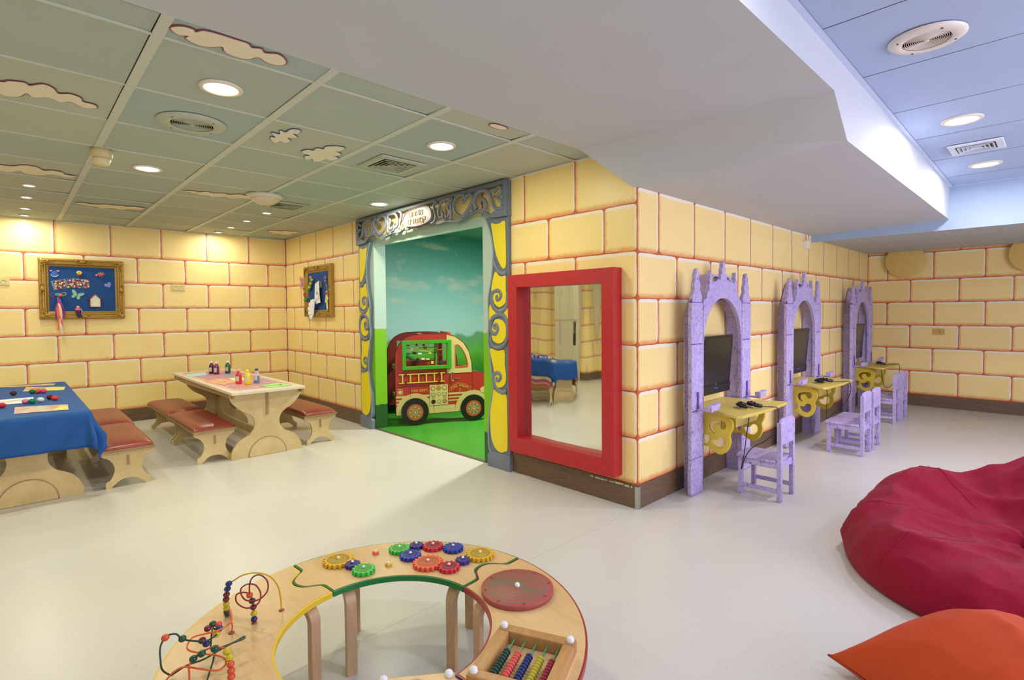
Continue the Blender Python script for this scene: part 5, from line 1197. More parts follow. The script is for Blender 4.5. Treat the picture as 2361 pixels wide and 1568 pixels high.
def candy(name, seed):
    k = N(name); v = k.n('ShaderNodeTexVoronoi'); v.inputs['Scale'].default_value = 46; k.l(k.obj((1, 1, 1), (seed, 0, 0)), v.inputs['Vector'])
    sp = k.n('ShaderNodeSeparateColor'); k.l(v.outputs['Color'], sp.inputs[0])
    c = k.ramp(sp.outputs[0], [(.0, lin((90, 24, 50))), (.2, lin((214, 90, 100))), (.38, lin((236, 200, 80))), (.55, lin((240, 220, 200))), (.7, lin((220, 120, 60))), (.84, lin((120, 180, 200))), (.92, lin((150, 40, 70)))], 'CONSTANT')
    k.col(k.mix(k.smooth(v.outputs['Distance'], .3, .55), c, lin((70, 20, 44)))); k.rough(.25); return k.m
def craft(name, label, cat, Mx, parts):
    """parts: list of (part name, material, function(mb))"""
    t = thing(name, label, cat, (0, 0, 0), 0, None)
    for pn, m_, fn in parts:
        mb = L(); mb.M = Mx; fn(mb); mb.build(pn, m_, t)
    return t
def rel(y, z): return (y+2.580, z-1.787)
def pl(P, t_, z, b_=0): return lambda mb: mb.plate([P], t_, ((0, 0, z), (1, 0, 0), (0, 1, 0)), b_)
u, v = rel(-2.853, 1.985)
def ringbeads(mb):
    for i in range(11): a = R(200+i*14); mb.ball((u+.036*math.cos(a), v-.012+.036*math.sin(a), .028), .0045, n=8)
craft('bead_ornament', 'round blue smiling face with white beads at the top left of the left gilt board', 'ornament', MB1, [('face', cm('blue', (40, 90, 180)), lambda mb: mb.cyl((u, v-.012, .0225), .034, .004, 28)), ('bead_rim', cm('white', (232, 236, 240)), ringbeads),
    ('smile', cm('palep', (150, 190, 230)), lambda mb: mb.tube([(u+.02*math.cos(R(a)), v-.012+.02*math.sin(R(a)), .0275) for a in range(205, 340, 12)], .002, 6)), ('bow', cm('pinkbow', (216, 150, 170)), lambda mb: (mb.ball((u-.034, v+.026, .028), (.016, .011, .005), n=10), mb.ball((u+.034, v+.026, .028), (.016, .011, .005), n=10)))])
u1, v1 = rel(-2.615, 1.985)
craft('flower_ornament', 'small yellow and red pompon flower above the sweets picture', 'ornament', MB1, [('petals', cm('lemon', (222, 214, 90)), lambda mb: [mb.ball((u1+.018*math.cos(a), v1+.012+.014*math.sin(a), .042), .014, n=8, noisy=.3) for a in (0, 1.05, 2.1, 3.14, 4.2, 5.2)]), ('base', cm('scarlet', (200, 50, 60)), lambda mb: mb.ball((u1, v1-.016, .036), (.03, .012, .009), n=10, noisy=.3))])
u2, v2 = rel(-2.395, 1.985)
craft('star_ornament', 'spiky pink star creature at the top right of the left gilt board', 'ornament', MB1, [('body', cm('coral', (216, 100, 90)), lambda mb: mb.ball((u2, v2, .040), (.026, .022, .012), n=12, noisy=.3)), ('head', cm('salmon', (224, 130, 130)), lambda mb: mb.ball((u2-.045, v2-.012, .040), .015, n=10)),
    ('spikes', cm('pinkspike', (226, 170, 150)), lambda mb: [mb.tube([(u2, v2, .040), (u2+.045*math.cos(a), v2+.04*math.sin(a), .045)], [.004, .0015], 6) for a in [i*.6 for i in range(10)]])])
u3, v3 = rel(-2.811, 1.838)
craft('picture_card', 'tilted sweets photo in a clear sleeve, on the left gilt board', 'card', MB1 @ Matrix.Translation((u3, v3, 0)) @ Matrix.Rotation(R(14), 4, 'Z'), [('sleeve', cm('sleeve', (110, 130, 150), r=.15), lambda mb: mb.box((-.068, -.055, .0222), (.078, .062, .0235))), ('picture', candy('sweets_photo_a', 3), lambda mb: mb.box((-.050, -.055, .0236), (.058, .055, .0255)))])
u4, v4 = rel(-2.624, 1.862)
craft('picture_card', 'wide photo of mixed sweets in the middle of the left gilt board', 'card', MB1, [('picture', candy('sweets_photo_b', 8), lambda mb: mb.box((u4-.112, v4-.058, .0222), (u4+.112, v4+.058, .0255)))])
u5, v5 = rel(-2.322, 1.85)
hp = [(16*math.sin(q)**3/400, (13*math.cos(q)-5*math.cos(2*q)-2*math.cos(3*q)-math.cos(4*q))/400) for q in [i*2*PI/36 for i in range(36)]]
craft('heart_ornament', 'lilac blue foil heart at the right of the left gilt board', 'ornament', MB1 @ Matrix.Translation((u5, v5, 0)) @ Matrix.Rotation(R(28), 4, 'Z'), [('heart', cm('lilacfoil', (110, 120, 200), r=.25, v=.2), pl(hp[::-1], .004, .0225, .001))])
def butterfly(U_, V_, s_, Z_=.024):
    w = [(.0, .0), (.012, .03), (.04, .05), (.055, .045), (.05, .02), (.03, .0), (.038, -.015), (.03, -.038), (.012, -.03)]
    w = [(a*s_, b*s_) for a, b in w]
    return lambda mb: (mb.plate([smooth([(U_+a, V_+b) for a, b in w], 3, True)], .002, ((0, 0, Z_), (1, 0, 0), (0, 1, 0)), 0), mb.plate([smooth([(U_-a, V_+b) for a, b in w], 3, True)], .002, ((0, 0, Z_), (1, 0, 0), (0, 1, 0)), 0))
u6, v6 = rel(-2.647, 1.708)
craft('butterfly_ornament', 'pale green glitter butterfly below the wide sweets photo', 'ornament', MB1 @ Matrix.Translation((u6, v6, 0)) @ Matrix.Rotation(R(-22), 4, 'Z'), [('wings', cm('glitter', (130, 190, 150), r=.25, v=.3), butterfly(0, 0, 1.15)), ('body', cm('greenbody', (50, 140, 90)), lambda mb: mb.tube([(0, -.03, .028), (0, .03, .028)], .004, 8))])
u7, v7 = rel(-2.461, 1.645)
hs = [(-.055, -.085), (.055, -.085), (.055, .018), (0, .075), (-.055, .018)]
craft('house_ornament', 'white paper house with a red studded border, right on the left gilt board', 'ornament', MB1 @ Matrix.Translation((u7, v7, 0)), [('house', cm('paperwhite', (226, 226, 206)), pl(hs, .003, .0225)),
    ('border', cm('studred', (170, 60, 44), v=.3), lambda mb: mb.tube([(a, b, .031) for a, b in [(-.055, -.085), (.055, -.085), (.056, .012), (.074, .0), (0, .082), (-.074, .0), (-.056, .012)]], .006, 6, closed=True))])
u8, v8 = rel(-2.641, 1.530)
craft('clothes_peg_doll', 'small doll in a pink and dark dress at the bottom of the left gilt board', 'doll', MB1, [('hair', cm('yellow', (232, 200, 50)), lambda mb: mb.ball((u8, v8+.03, .076), (.018, .015, .012), n=10, noisy=.2)), ('bodice', cm('pink', (214, 90, 160)), lambda mb: mb.ball((u8, v8-.005, .078), (.036, .024, .014), n=12, noisy=.15)),
    ('skirt', cm('navy', (44, 24, 74), v=.3), lambda mb: mb.plate([[(u8-.034, v8-.015), (u8+.03, v8-.015), (u8+.036, v8-.09), (u8+.012, v8-.112), (u8-.01, v8-.10)]], .012, ((0, 0, .086), (1, 0, 0), (0, 1, 0)), .003)), ('trim', cm('white', (232, 236, 240)), lambda mb: mb.tube([(u8+.034, v8+.005, .060), (u8+.038, v8-.03, .080), (u8+.03, v8-.06, .092), (u8+.045, v8-.08, .092)], .0035, 6))])
u9, v9 = rel(-2.829, 1.690)
def strips(cols):
    out_ = []
    return out_
def ribbon(x, w_, y0, y1, zoff, ph):
    def fn(mb):
        vv = []; ff = []; K_ = 26
        for i in range(K_+1):
            t_ = i/K_; yy_ = y0+(y1-y0)*t_; xx_ = x*(t_**.6)+.006*math.sin(t_*9+ph)
            zz_ = .03+.060*min(1, t_*5)+zoff+.004*math.sin(t_*12+ph)
            for s_ in (-1, 1): vv.append((u9+xx_+s_*w_*(.4+.6*min(1, t_*3)), v9+yy_, zz_)); vv.append((u9+xx_+s_*w_*(.4+.6*min(1, t_*3)), v9+yy_, zz_+.0012))
        for i in range(K_):
            a = 4*i; b = 4*(i+1); ff += [(a, a+2, b+2, b), (a+1, b+1, b+3, a+3)]
        mb.add(vv, ff, 0, True)
    return fn
craft('streamer_doll', 'rainbow ball head with long streamers hanging below the left gilt board', 'ornament', MB1, [('head', cm('tealball', (60, 150, 190), v=.5), lambda mb: mb.ball((u9, v9+.02, .045), (.034, .028, .022), n=16)), ('cheek', cm('orange', (232, 110, 50)), lambda mb: mb.ball((u9+.02, v9+.016, .056), (.02, .02, .014), n=12)),
    ('loop', cm('redloop', (200, 40, 50)), lambda mb: mb.tube(smooth([(u9-.03, v9+.03, .045), (u9-.055, v9+.045, .05), (u9-.07, v9+.02, .05), (u9-.06, v9-.002, .05), (u9-.03, v9+.01, .045)], 4), .003, 6)), ('loop', cm('limeloop', (200, 210, 60)), lambda mb: mb.tube(smooth([(u9+.03, v9+.025, .045), (u9+.05, v9+.05, .05), (u9+.075, v9+.045, .05), (u9+.07, v9+.02, .05), (u9+.035, v9+.012, .045)], 4), .003, 6)),
    ('streamer', cm('purple', (120, 40, 130)), ribbon(-.022, .016, -.01, -.28, .0, 0)), ('streamer', cm('orange', (232, 110, 50)), ribbon(.0, .016, -.01, -.42, .006, 1)), ('streamer', cm('purple', (120, 40, 130)), ribbon(.045, .018, -.01, -.27, .003, 2)), ('streamer', cm('rose', (224, 90, 90)), ribbon(.030, .010, -.01, -.36, .009, 3)), ('streamer', cm('palepink', (232, 206, 196)), ribbon(.022, .012, -.01, -.47, .012, 4))])
# crafts on the second board
def r2(x, z): return (x+5.328, z-1.774)
a1, b1 = r2(-5.93, 1.905)
craft('butterfly_ornament', 'pink butterfly with a round silver body, left edge of the gilt board by the doorway', 'ornament', MB2 @ Matrix.Translation((a1+.03, b1, .03)) @ Matrix.Rotation(R(-12), 4, 'Z'), [('wings', cm('pinkfoil', (232, 130, 170), r=.3, v=.3), butterfly(0, 0, 2.0, 0)), ('body', cm('silver', (150, 150, 140)), lambda mb: mb.cyl((0, -.01, .003), .032, .004, 20))])
a2, b2 = r2(-5.56, 1.87)
craft('caterpillar_ornament', 'green and yellow paper caterpillar on the gilt board by the doorway', 'ornament', MB2, [('segment', cm('lemon', (222, 214, 90)) if i % 2 else cm('leaf', (110, 150, 50)), (lambda k_: lambda mb: mb.ball((a2-.04+k_*.022, b2-.055+k_*.026, .05), (.034-.002*k_, .018, .022), n=12, noisy=.2))(i)) for i in range(6)] + [('head', cm('pinkhead', (226, 150, 160)), lambda mb: mb.ball((a2+.05, b2+.11, .06), .022, n=10))])
a3, b3 = r2(-5.30, 1.76)
craft('paper_tag', 'long white paper tag with a small drawing on the board by the doorway', 'paper', MB2, [('sheet', cm('white', (232, 236, 240)), lambda mb: mb.plate([[(a3-.06, b3+.12), (a3+.07, b3+.16), (a3+.085, b3-.05), (a3+.11, b3-.155), (a3-.055, b3-.17), (a3-.09, b3-.1)]], .002, ((0, 0, .06), (1, 0, 0), (0, 1, 0)), 0)),
    ('drawing', cm('pinkink', (214, 110, 130)), lambda mb: mb.tube([(a3+.01+.045*math.cos(R(q_)), b3-.06+.05*math.sin(R(q_)), .063) for q_ in range(-150, 80, 15)], .0025, 5)), ('drawing', cm('blueink', (40, 80, 160)), lambda mb: mb.ball((a3-.005, b3-.015, .063), (.014, .02, .002), n=8, noisy=.4)), ('clip', cm('clip', (120, 120, 90)), lambda mb: mb.box((a3+.07, b3+.06, .025), (a3+.10, b3+.15, .05)))])
a4, b4 = r2(-5.085, 1.94)
st = [((.05 if i % 2 == 0 else .022)*math.cos(R(90+36*i)), (.065 if i % 2 == 0 else .03)*math.sin(R(90+36*i))) for i in range(10)]
craft('star_ornament', 'pink and blue star at the top right of the gilt board by the doorway', 'ornament', MB2 @ Matrix.Translation((a4, b4, .03)), [('star', cm('pinkfoil', (232, 130, 170)), pl(st, .005, 0, .001)), ('star_centre', cm('bluecentre', (60, 90, 170)), pl([(a*.5, b*.5) for a, b in st], .004, .006))])
a5, b5 = r2(-5.04, 1.66)
craft('paper_doll', 'yellow cut-out doll with a red head on the board by the doorway', 'doll', MB2, [('figure', cm('paleyellow', (232, 214, 130)), lambda mb: mb.plate([smooth([(a5-.02, b5+.10), (a5+.03, b5+.11), (a5+.035, b5+.03), (a5+.06, b5-.0), (a5+.03, b5-.03), (a5+.04, b5-.14), (a5+.0, b5-.16), (a5-.02, b5-.06), (a5-.05, b5-.05), (a5-.03, b5+.02)], 3, True)], .004, ((0, 0, .035), (1, 0, 0), (0, 1, 0)), .001)), ('head', cm('scarlet', (200, 50, 60)), lambda mb: mb.ball((a5+.002, b5+.075, .05), (.025, .022, .012), n=12)), ('string', cm('paleyellow', (232, 214, 130)), lambda mb: mb.tube([(a5-.04, b5+.22, .03), (a5+.02, b5+.17, .04), (a5+.025, b5+.11, .04)], .003, 6))])
a6, b6 = r2(-5.60, 1.655)
craft('ball_ornament', 'green ball ornament with red pipe cleaners, lower left of the gilt board by the doorway', 'ornament', MB2, [('ball', cm('greenball', (70, 140, 90), v=.3), lambda mb: mb.ball((a6, b6, .095), .036, n=16)), ('pipe_cleaner', cm('redloop', (200, 40, 50)), lambda mb: mb.tube(smooth([(a6-.09, b6+.10, .06), (a6-.03, b6+.05, .10), (a6, b6+.035, .12), (a6+.06, b6+.06, .09), (a6+.09, b6-.02, .06), (a6+.14, b6-.04, .06)], 5), .004, 6))])
a7, b7 = r2(-5.46, 1.515)
def fan(mb):
    K_ = 12; vv = []; ff = []
    for i in range(K_+1):
        an = R(-62+i*14); z_ = .084+(.014 if i % 2 else 0)
        vv += [(a7+.09-.0*i, b7-.075, .084), (a7+.09-.20*math.cos(an)*(.9), b7-.075+.16*math.sin(an)+.06, z_)]
    for i in range(K_): ff.append((2*i, 2*i+1, 2*i+3, 2*i+2))
    mb.add(vv, ff, 0, False); mb.add([(a, b, c+.001) for a, b, c in vv], [tuple(reversed(f_)) for f_ in ff], 0, False)
craft('paper_fan', 'folded white paper fan at the foot of the gilt board by the doorway', 'paper fan', MB2, [('fan', cm('white', (232, 236, 240)), fan), ('lower_fold', cm('cream', (216, 196, 150)), lambda mb: mb.plate([[(a7-.17, b7+.0), (a7+.09, b7-.085), (a7+.02, b7-.09)]], .002, ((0, 0, .078), (1, 0, 0), (0, 1, 0)), 0))])

# ------------------------------------------------------------------ wall fittings
M_sock = mat('socket_cream', (222, 206, 140), .4, var=.02); M_sock_y = mat('socket_painted', (208, 170, 88), .4, var=.02)
def outlet(label, Mx, w, h, m_, n_=2):
    t = thing('wall_socket', label, 'wall socket', (0, 0, 0))
    mb = L(); mb.M = Mx; mb.box((-w/2, -h/2, 0), (w/2, h/2, .012), bev=.003); p_ = mb.build('cover_plate', m_, t)
    for i in range(n_):
        cx_ = 0 if n_ == 1 else (-w*.2+i*w*.4)
        mb = L(); mb.M = Mx; mb.lathe([(.024, .012), (.026, .015), (.023, .016), (.021, .0125), (0, .0125)], (cx_, 0, 0), 20); s_ = mb.build('socket', m_, t)
        for (a, b) in ((-.008, .003), (.008, .003), (0, -.008)):
            mb = L(); mb.M = Mx; mb.cyl((cx_+a, b, .0128), .0025, .001, 8); mb.build('hole', M_grille, s_)
outlet('double cream wall socket in the middle of the left wall', MW((-LA+.002, -1.515, 1.838), (0, 1, 0), (1, 0, 0)), .165, .088, M_sock)
outlet('cream wall socket left of the big gilt board, at the picture edge', MW((-LA+.002, -3.35, 1.862), (0, 1, 0), (1, 0, 0)), .175, .085, M_sock, 2)
outlet('painted-over wall socket on the far right wall', MW((.888, LC-.002, 1.108), (1, 0, 0), (0, -1, 0)), .135, .085, M_sock_y, 1)
t = thing('alarm_box', 'small white alarm box at the top of the block wall beneath the beam', 'alarm box', (0, 0, 0))
mb = L(); mb.box((.002, 3.50, 2.165), (.045, 3.60, 2.255), bev=.004); mb.build('housing', M_white, t)
mb = L(); mb.tube([(.02, 3.55, 2.255), (.012, 3.56, 2.335)], .004, 6); mb.build('cable', M_mortar, t)
for x, lab in ((.490, 'round painted cover disc mounted near the corner of the far wall'), (1.862, 'round painted cover disc at the right edge of the far wall')):
    t = thing('cover_disc', lab, 'cover disc', (x, LC, 2.16), 0, 'round painted discs on the far wall')
    mb = L(); mb.lathe([(.243, .072), (.246, .076), (.246, .082), (.240, .084), (0, .084)], (0, 0, 0), 56, axis='Y'); d_ = mb.build('disc', mat('disc_ochre', (222, 190, 108), .4, var=.05) if 'disc_ochre' not in bpy.data.materials else bpy.data.materials['disc_ochre'], t)
    mb = L(); mb.cyl((0, 0, .002), .05, .071, 20, axis='Y'); mb.build('stand_off', M_sock_y, t)
    for (a, b, m_) in ((-.225, .0, M_sock_y), (.225, .03, M_sock_y), (.01, -.215, M_grille)):
        mb = L(); mb.cyl((a, 0, .084), .010, .004, 12, axis='Y'); mb.v = [Vector((p.x, p.y, p.z+b)) for p in mb.v]; mb.build('screw', m_, t)

# ------------------------------------------------------------------ paint bottles and papers on the colouring table
ZT2 = .686
def bottle(label, x, y, rgb, fill=1.0, cap=(230, 230, 224), tall=0, ghost=False):
    t = thing('paint_bottle', label, 'paint bottle', (x, y, ZT2), 0, 'paint bottles on the colouring table')
    m_ = mat('paint_'+label.split()[0], rgb, .22, var=.04)
    prof = [(.030, 0), (.032, .006), (.032, .088), (.029, .104), (.016, .124), (.014, .136)]
    if ghost:
        g_ = N('clear_plastic'); g_.b.inputs['Base Color'].default_value = (.8, .86, .9, 1); g_.b.inputs['Roughness'].default_value = .12; g_.b.inputs['Alpha'].default_value = .22
        mb = L(); mb.lathe(prof, (0, 0, 0), 24); mb.build('bottle', g_.m, t)
        mb = L(); mb.cyl((0, 0, .002), .0295, .076, 24); mb.build('paint', m_, t)
    else:
        mb = L(); mb.lathe(prof, (0, 0, 0), 24); mb.build('bottle', m_, t)
    mb = L(); mb.lathe([(.017, .136), (.0175, .140), (.016, .156), (.010, .160), (0, .1605)], (0, 0, 0), 20); mb.build('cap', mat('cap_'+label.split()[0], cap, .35, var=0), t)
    lb = []
    mb = L()
    for i in range(9):
        a0 = R(-75+i*8); lb += [(.0325*math.cos(a0), .0325*math.sin(a0), .03), (.0325*math.cos(a0), .0325*math.sin(a0), .082)]
    mb.add(lb, [(2*i, 2*i+2, 2*i+3, 2*i+1) for i in range(8)], 0, True); mb.build('label', mat('paper_label', (214, 208, 196), .5, var=.2, vs_=120) if 'paper_label' not in bpy.data.materials else bpy.data.materials['paper_label'], t)
bottle('mauve paint bottle half hidden behind another mauve bottle', -5.47, -1.405, (96, 34, 84)); bottle('magenta paint bottle with a white label, in front of the darker mauve one', -5.33, -1.385, (134, 44, 92))
bottle('green paint bottle standing right of the mauve ones', -5.36, -1.245, (8, 106, 62)); bottle('red paint bottle left of the yellow one', -4.13, -1.475, (214, 44, 62), cap=(236, 150, 150))
bottle('yellow paint bottle between red and blue', -4.00, -1.425, (232, 204, 20), cap=(236, 214, 40)); bottle('blue paint bottle, half empty and clear above', -4.06, -1.310, (16, 34, 120), cap=(30, 60, 140), ghost=True)
def paper(name, label, cat, P, z, rgb, draw=None, grp=None, m_=None, t_=.0012):
    cx_ = sum(p[0] for p in P)/len(P); cy_ = sum(p[1] for p in P)/len(P)
    t = thing(name, label, cat, (cx_, cy_, z), 0, grp)
    mb = L(); mb.plate([[(a-cx_, b-cy_) for a, b in P]], t_, ((0, 0, 0), (1, 0, 0), (0, 1, 0)), 0); mb.build('sheet', m_ or mat(name+'_'+label.split()[0], rgb, .6, var=.04, vs_=20), t)
    if draw:
        for (c_, L_) in draw:
            mb = L(); mb.tube([(a-cx_, b-cy_, t_+.0012) for a, b in L_], .012, 5, flat=((0, 0, 1), .0008)); mb.build('drawing', mat('ink', c_, .6, var=0), t)
    return t
def magazine(name, seed, pal):
    k = N(name); v = k.n('ShaderNodeTexVoronoi'); v.inputs['Scale'].default_value = 11; k.l(k.obj((1, 1.6, 1), (seed, 0, 0)), v.inputs['Vector'])
    sp = k.n('ShaderNodeSeparateColor'); k.l(v.outputs['Color'], sp.inputs[0])
    k.col(k.mix(k.noise(20, 3, k.obj()), k.ramp(sp.outputs[0], [(i/len(pal), lin(c_)) for i, c_ in enumerate(pal)], 'LINEAR'), lin(pal[0]))); k.rough(.3); return k.m
mg = magazine('picture_page', 2, [(206, 170, 110), (232, 214, 170), (196, 120, 80), (226, 200, 140), (150, 110, 70)]); mg2 = magazine('picture_page_b', 7, [(196, 176, 170), (226, 206, 150), (150, 140, 160), (222, 150, 110), (206, 200, 190)])
mgy = mat('page_yellow', (226, 220, 120), .35, var=.05)
ZC = .6975
paper('leaflet', 'open picture leaflet at the far end of the blue cloth', 'leaflet', [(-5.62, -3.40), (-5.42, -2.95), (-5.60, -2.93), (-5.76, -3.40)], ZC, (216, 206, 150), m_=mg)
lf = paper('leaflet', 'long cream and brown leaflet behind the coloured pompons on the blue cloth', 'leaflet', [(-5.02, -3.205), (-4.84, -2.90), (-5.16, -2.87), (-5.46, -3.17)], ZC, (0, 0, 0), m_=mg)
mb = MB(); mb.plate([[(-4.94, -3.05), (-4.85, -2.905), (-5.15, -2.875), (-5.25, -3.02)]], .0008, ((-lf.location.x, -lf.location.y, .0014), (1, 0, 0), (0, 1, 0)), 0); mb.build('cream_page', mgy, lf)
paper('drawing_sheet', 'white sheet with a faint pencil drawing at the left edge of the blue cloth', 'paper', [(-4.12, -3.50), (-4.06, -3.15), (-4.46, -3.14), (-4.47, -3.50)], ZC, (228, 226, 222), [((170, 170, 176), [(-4.2, -3.4), (-4.25, -3.3), (-4.3, -3.28), (-4.22, -3.22), (-4.35, -3.2)])])
lf = paper('leaflet', 'colourful open leaflet nearest the camera on the blue cloth', 'leaflet', [(-3.44, -3.28), (-3.36, -2.96), (-3.70, -2.945), (-3.84, -3.27)], ZC, (0, 0, 0), m_=mg2)
mb = MB(); mb.plate([[(-3.42, -3.06), (-3.37, -2.962), (-3.57, -2.955), (-3.60, -3.0)]], .0008, ((-lf.location.x, -lf.location.y, .0014), (1, 0, 0), (0, 1, 0)), 0); mb.build('yellow_corner', mgy, lf)
PM = [('brown pompon alone behind the white sheet', -4.754, -3.273, (86, 40, 30)), ('green pompon beside an orange one, in front of the long leaflet', -4.766, -3.139, (14, 120, 70)), ('orange pompon between green and pink ones', -4.75, -3.098, (222, 84, 60)), ('pink pompon right of the orange one', -4.727, -3.060, (222, 70, 130)),
      ('pale pink pompon left of a green one, by the white sheet', -4.014, -3.200, (216, 130, 176)), ('green pompon beside the pale pink one', -3.98, -3.160, (10, 124, 84)), ('white pompon in the middle of the blue cloth', -4.029, -3.105, (214, 222, 208)),
      ('dark brown pompon touching a coral one', -4.165, -3.037, (96, 26, 30)), ('coral red pompon in front of the dark brown one', -4.06, -3.008, (220, 60, 66)), ('red pompon at the left edge of the blue cloth', -3.877, -3.346, (200, 30, 66))]
for lab, x, y, c_ in PM:
    mb = MB(); mb.ball((0, 0, .022), (.026, .026, .021), n=16, noisy=.22); o = mb.build('pompon', mat('wool_'+lab.split()[0]+str(len(bpy.data.materials)), c_, .9, var=.18, vs_=120)); o.location = (x, y, ZC-.001); tag(o, lab, 'pompon', 'pompons on the blue cloth')
G2 = 'sheets on the colouring table'; Z2 = ZT2+.0005
paper('paper_sheet', 'pale blue paper at the far left corner of the colouring table', 'paper', [(-5.60, -1.68), (-5.22, -1.70), (-5.30, -1.50), (-5.74, -1.42)], Z2, (178, 216, 214), None, G2)
paper('paper_sheet', 'salmon paper with a yellow scribble left of the red bottle', 'paper', [(-4.55, -1.70), (-4.12, -1.62), (-4.36, -1.42), (-4.78, -1.50)], Z2, (240, 168, 132), [((232, 190, 60), [(-4.5, -1.62), (-4.4, -1.58), (-4.45, -1.54), (-4.3, -1.52)])], G2)
paper('paper_sheet', 'pale yellow paper behind the red bottle', 'paper', [(-4.72, -1.42), (-4.42, -1.44), (-4.40, -1.30), (-4.78, -1.26)], Z2, (234, 232, 150), None, G2)
paper('paper_sheet', 'light green paper with a red drawn shape at the near corner of the colouring table', 'paper', [(-3.78, -1.37), (-3.53, -1.34), (-3.545, -1.12), (-3.86, -1.15)], Z2+.0006, (156, 222, 130), [((206, 84, 70), [(-3.72, -1.32), (-3.66, -1.28), (-3.70, -1.24), (-3.62, -1.20), (-3.72, -1.18)])], G2)
for p_ in [o for o in C.objects if o.name.startswith('paper_sheet') and 'light green' in o['label']]:
    pass

# ------------------------------------------------------------------ bean bags
def fabric(name, rgb):
    k = N(name); p = k.obj(); w = k.noise(420, 1, p); g = k.noise(4, 3, p); c = lin(rgb)
    k.col(k.mix(k.math('MULTIPLY', k.math('ADD', w, g), .5), tuple(x*.72 for x in c[:3])+(1,), c)); k.rough(.85); k.b.inputs['Sheen Weight'].default_value = .05; k.b.inputs['Specular IOR Level'].default_value = .2
    k.bump(k.math('ADD', k.math('MULTIPLY', w, .1), k.noise(7, 4, p, .5, .8)), .35, .02); return k.m
def sstep(a, b, x): t_ = min(1, max(0, (x-a)/(b-a))); return t_*t_*(3-2*t_)
# red bean bag: a slumped bag with a raised back and a sat-in hollow
bb = thing('bean_bag', 'crimson slumped bean bag with a sat-in hollow', 'bean bag', (2.02, .50, 0))
def rim(a):   # crest height by direction (radians); back of the bag is +y
    d = math.degrees(a) % 360
    K_ = [(0, .44), (40, .50), (62, .57), (85, .56), (104, .46), (120, .40), (138, .42), (152, .42), (168, .36), (190, .30), (215, .27), (250, .25), (290, .26), (330, .34), (360, .44)]
    for (x0, y0), (x1, y1) in zip(K_, K_[1:]):
        if x0 <= d <= x1:
            t_ = (d-x0)/(x1-x0); t_ = t_*t_*(3-2*t_); return y0+(y1-y0)*t_
def base_r(a):
    d = math.degrees(a) % 360
    return .80 + .03*math.cos(a-2.6) + .018*math.sin(3*a+1)
nA, nT = 150, 80; vv = []
for i in range(nA):
    a = 2*PI*i/nA; H_ = rim(a); Rb = base_r(a); Rc = Rb*.66
    dirv = Vector((math.cos(a), math.sin(a)))
    for j in range(nT+1):
        t_ = j/nT
        if t_ < .45:      # outer wall, bottom to crest
            q = t_/.45; z = H_*(math.sin(q*PI/2)**1.0); r = Rc + (Rb-Rc)*(math.cos((q*1.06-.06)*PI/2)**.62 if q > .06 else 1 - .05*(1-q/.06))
        else:             # crest to hollow centre
            q = (t_-.45)/.55; r = Rc*(1-q); hol = .215 + .03*math.cos(a-1.4); z = H_ + (hol-H_)*sstep(0, 1, q**.8)
        x, y = dirv.x*r, dirv.y*r
        up_ = min(1, z/.08)
        # long soft folds running over the crest, and small puckers
        f1 = noise.noise(Vector((math.cos(a)*1.7, math.sin(a)*1.7, t_*1.2+3)))*.055
        rid = 1-abs(noise.noise(Vector((x*1.9+y*1.0+5, y*2.5-x*1.2, z*1.5+1.7)))*2.1); rid = max(0, rid)**2*.042
        rid2 = 1-abs(noise.noise(Vector((x*5.5-y*3+2, y*6.2+x*2.5, z*4+8)))*2.3); rid2 = max(0, rid2)**3*.012
        sm_ = (1-max(0, (t_-.93)/.07))
        nz_ = (f1+rid+rid2)*up_*sm_
        wall = max(0, 1-t_/.45)
        vv.append((x+dirv.x*nz_*wall*.8, y+dirv.y*nz_*wall*.8, max(.001, z+nz_*(1-wall*.8))))
ff = []
for i in range(nA):
    k_ = (i+1) % nA
    for j in range(nT): ff.append((i*(nT+1)+j, k_*(nT+1)+j, k_*(nT+1)+j+1, i*(nT+1)+j+1))
ff.append([i*(nT+1) for i in range(nA)][::-1])
mb = L(); mb.add(vv, ff, 0, True); bag = mb.build('bag', fabric('crimson_canvas', (146, 10, 44)), bb)
def surf(i, j): return Vector(vv[(i % nA)*(nT+1)+j])
def seam(idx):
    mb = L(); mb.tube([surf(i, j)+Vector((0, 0, .0015)) for i, j in idx], .0022, 6); mb.build('seam', mat('crimson_seam', (138, 12, 42), .9, var=0) if 'crimson_seam' not in bpy.data.materials else bpy.data.materials['crimson_seam'], bb)
for d in (20, 78, 138, 190, 232, 285, 340): seam([(int(d/360*nA), j) for j in range(9, 58)])
seam([(i, 10) for i in range(nA+1)])
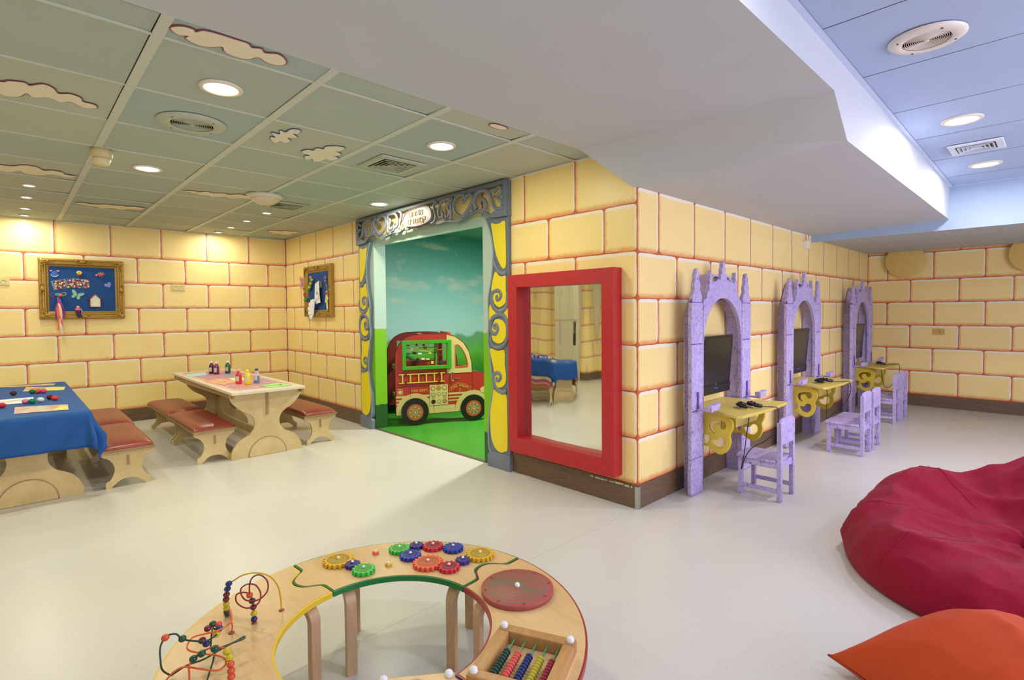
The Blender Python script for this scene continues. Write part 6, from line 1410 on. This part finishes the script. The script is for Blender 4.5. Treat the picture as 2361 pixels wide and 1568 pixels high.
# orange cushion-shaped bean bag with pointed corners, in the near right corner
ob_ = thing('bean_bag', 'orange pointed floor bean bag in the bottom right corner', 'bean bag', (2.035, -.895, 0))
nU, nV = 70, 50; Wp, Lp, Hp = .38, .76, .37; vv2 = []
def pillow(u_, v_):
    # u,v in -1..1 ; corners pulled out to points
    k_ = .80 + .20*(abs(u_)**3*abs(v_)**3)
    ex = 1-.10*(1-abs(u_)**2)*0; x = u_*Wp*(1-.14*(1-v_*v_)*0-.13*(1-abs(v_)**2.5)*abs(u_)**2); y = v_*Lp*.5*(1-.13*(1-abs(u_)**2.5)*abs(v_)**2)
    h = ((1-u_**2)**.55)*((1-v_**2)**.55)
    return x, y, h
for s_ in (1, -1):
    for i in range(nU+1):
        for j in range(nV+1):
            u_ = math.sin((i/nU-.5)*PI)*.999; v_ = math.sin((j/nV-.5)*PI)*.999
            x, y, h = pillow(u_, v_)
            wr = noise.noise(Vector((x*3+4, y*3, s_*2)))*.02 + max(0, 1-abs(noise.noise(Vector((x*4+y*3, y*5-x*2, 3)))*2.2))**3*.016
            z = .055 + (Hp*.86*h + wr*h if s_ > 0 else -.055*min(1, h*1.6))
            vv2.append((x, y, max(.001, z)))
ff2 = []; off = (nU+1)*(nV+1)
for i in range(nU):
    for j in range(nV):
        a = i*(nV+1)+j; b = a+nV+1; ff2.append((a, b, b+1, a+1)); ff2.append((off+a, off+a+1, off+b+1, off+b))
mb = L(); T_ = Matrix.Rotation(R(-40), 4, 'Z'); mb.add(vv2, ff2, 0, True, T_); obj_ = mb.build('bag', fabric('orange_canvas', (196, 72, 30)), ob_)
bm = bmesh.new(); bm.from_mesh(obj_.data); bmesh.ops.remove_doubles(bm, verts=bm.verts, dist=.0008); bm.to_mesh(obj_.data); bm.free()
edge = [pillow(u_, v_) for u_, v_ in [(-1+2*i/24, -1) for i in range(24)]+[(1, -1+2*i/18) for i in range(18)]+[(1-2*i/24, 1) for i in range(24)]+[(-1, 1-2*i/18) for i in range(18)]]
mb = L(); mb.tube([T_ @ Vector((a, b, .055)) for a, b, c_ in edge], .005, 6, closed=True); mb.build('piping', mat('orange_seam', (150, 54, 30), .9, var=0), ob_)

# ------------------------------------------------------------------ what the mirror shows behind the tables
t = thing('storage_cabinet', 'tall pale storage cabinet with a dark appliance niche, seen in the red mirror', 'cabinet', (-5.2, YB+.02, 0))
M_cab = mat('cabinet_cream', (206, 200, 172), .45, var=.03)
mb = L(); mb.box((-.55, 0, 0), (.55, .42, .80), bev=.003); mb.box((-.55, 0, .80), (-.2, .42, 1.30)); mb.box((.2, 0, .80), (.55, .42, 1.30)); mb.box((-.2, 0, .80), (.2, .04, 1.30)); mb.box((-.55, 0, 1.30), (.55, .42, 2.45), bev=.003); mb.build('body', M_cab, t)
for i in range(3):
    for z0, z1 in ((.06, .76), (1.34, 2.40)):
        x0 = -.53+i*.356; mb = L(); mb.box((x0, .421, z0), (x0+.346, .436, z1), bev=.002); d_ = mb.build('door', M_cab, t)
        mb = L(); mb.box((x0+.30, .436, (z0+z1)/2-.06), (x0+.315, .452, (z0+z1)/2+.06)); mb.build('handle', M_chrome, d_)
t = thing('microwave', 'black microwave oven in the niche of the pale cabinet', 'microwave', (-5.2, YB+.10, .806))
mb = L(); mb.box((-.17, 0, 0), (.17, .28, .24), bev=.006); mb.build('housing', M_black, t); mb = L(); mb.box((-.15, .281, .03), (.07, .288, .21)); mb.build('door', mat('smoked_glass', (30, 32, 34), .1, var=0), t)
for o, yy in ():
    pass
# frames of the two windows behind and beside the camera
M_alu = mat('window_white', (220, 222, 226), .4, var=.01); M_sky = N('bright_sky')
for nm, (x0, x1, y0, y1, z0, z1) in (('window_1', (.9, 4.3, YB-.12, YB-.02, .65, 2.35)), ('window_2', (XR+.02, XR+.12, -1.7, 2.9, .7, 2.4))):
    mb = MB()
    if nm == 'window_1':
        mb.box((x0, y0, z0), (x1, y1, z0+.05)); mb.box((x0, y0, z1-.05), (x1, y1, z1))
        for i in range(4): xx = x0+(x1-x0-.05)*i/3; mb.box((xx, y0, z0), (xx+.05, y1, z1))
    else:
        mb.box((x0, y0, z0), (x1, y1, z0+.05)); mb.box((x0, y0, z1-.05), (x1, y1, z1))
        for i in range(5): yy = y0+(y1-y0-.05)*i/4; mb.box((x0, yy, z0), (x1, yy+.05, z1))
    struct(mb.build(nm, M_alu))
print('objects', len(bpy.data.objects))
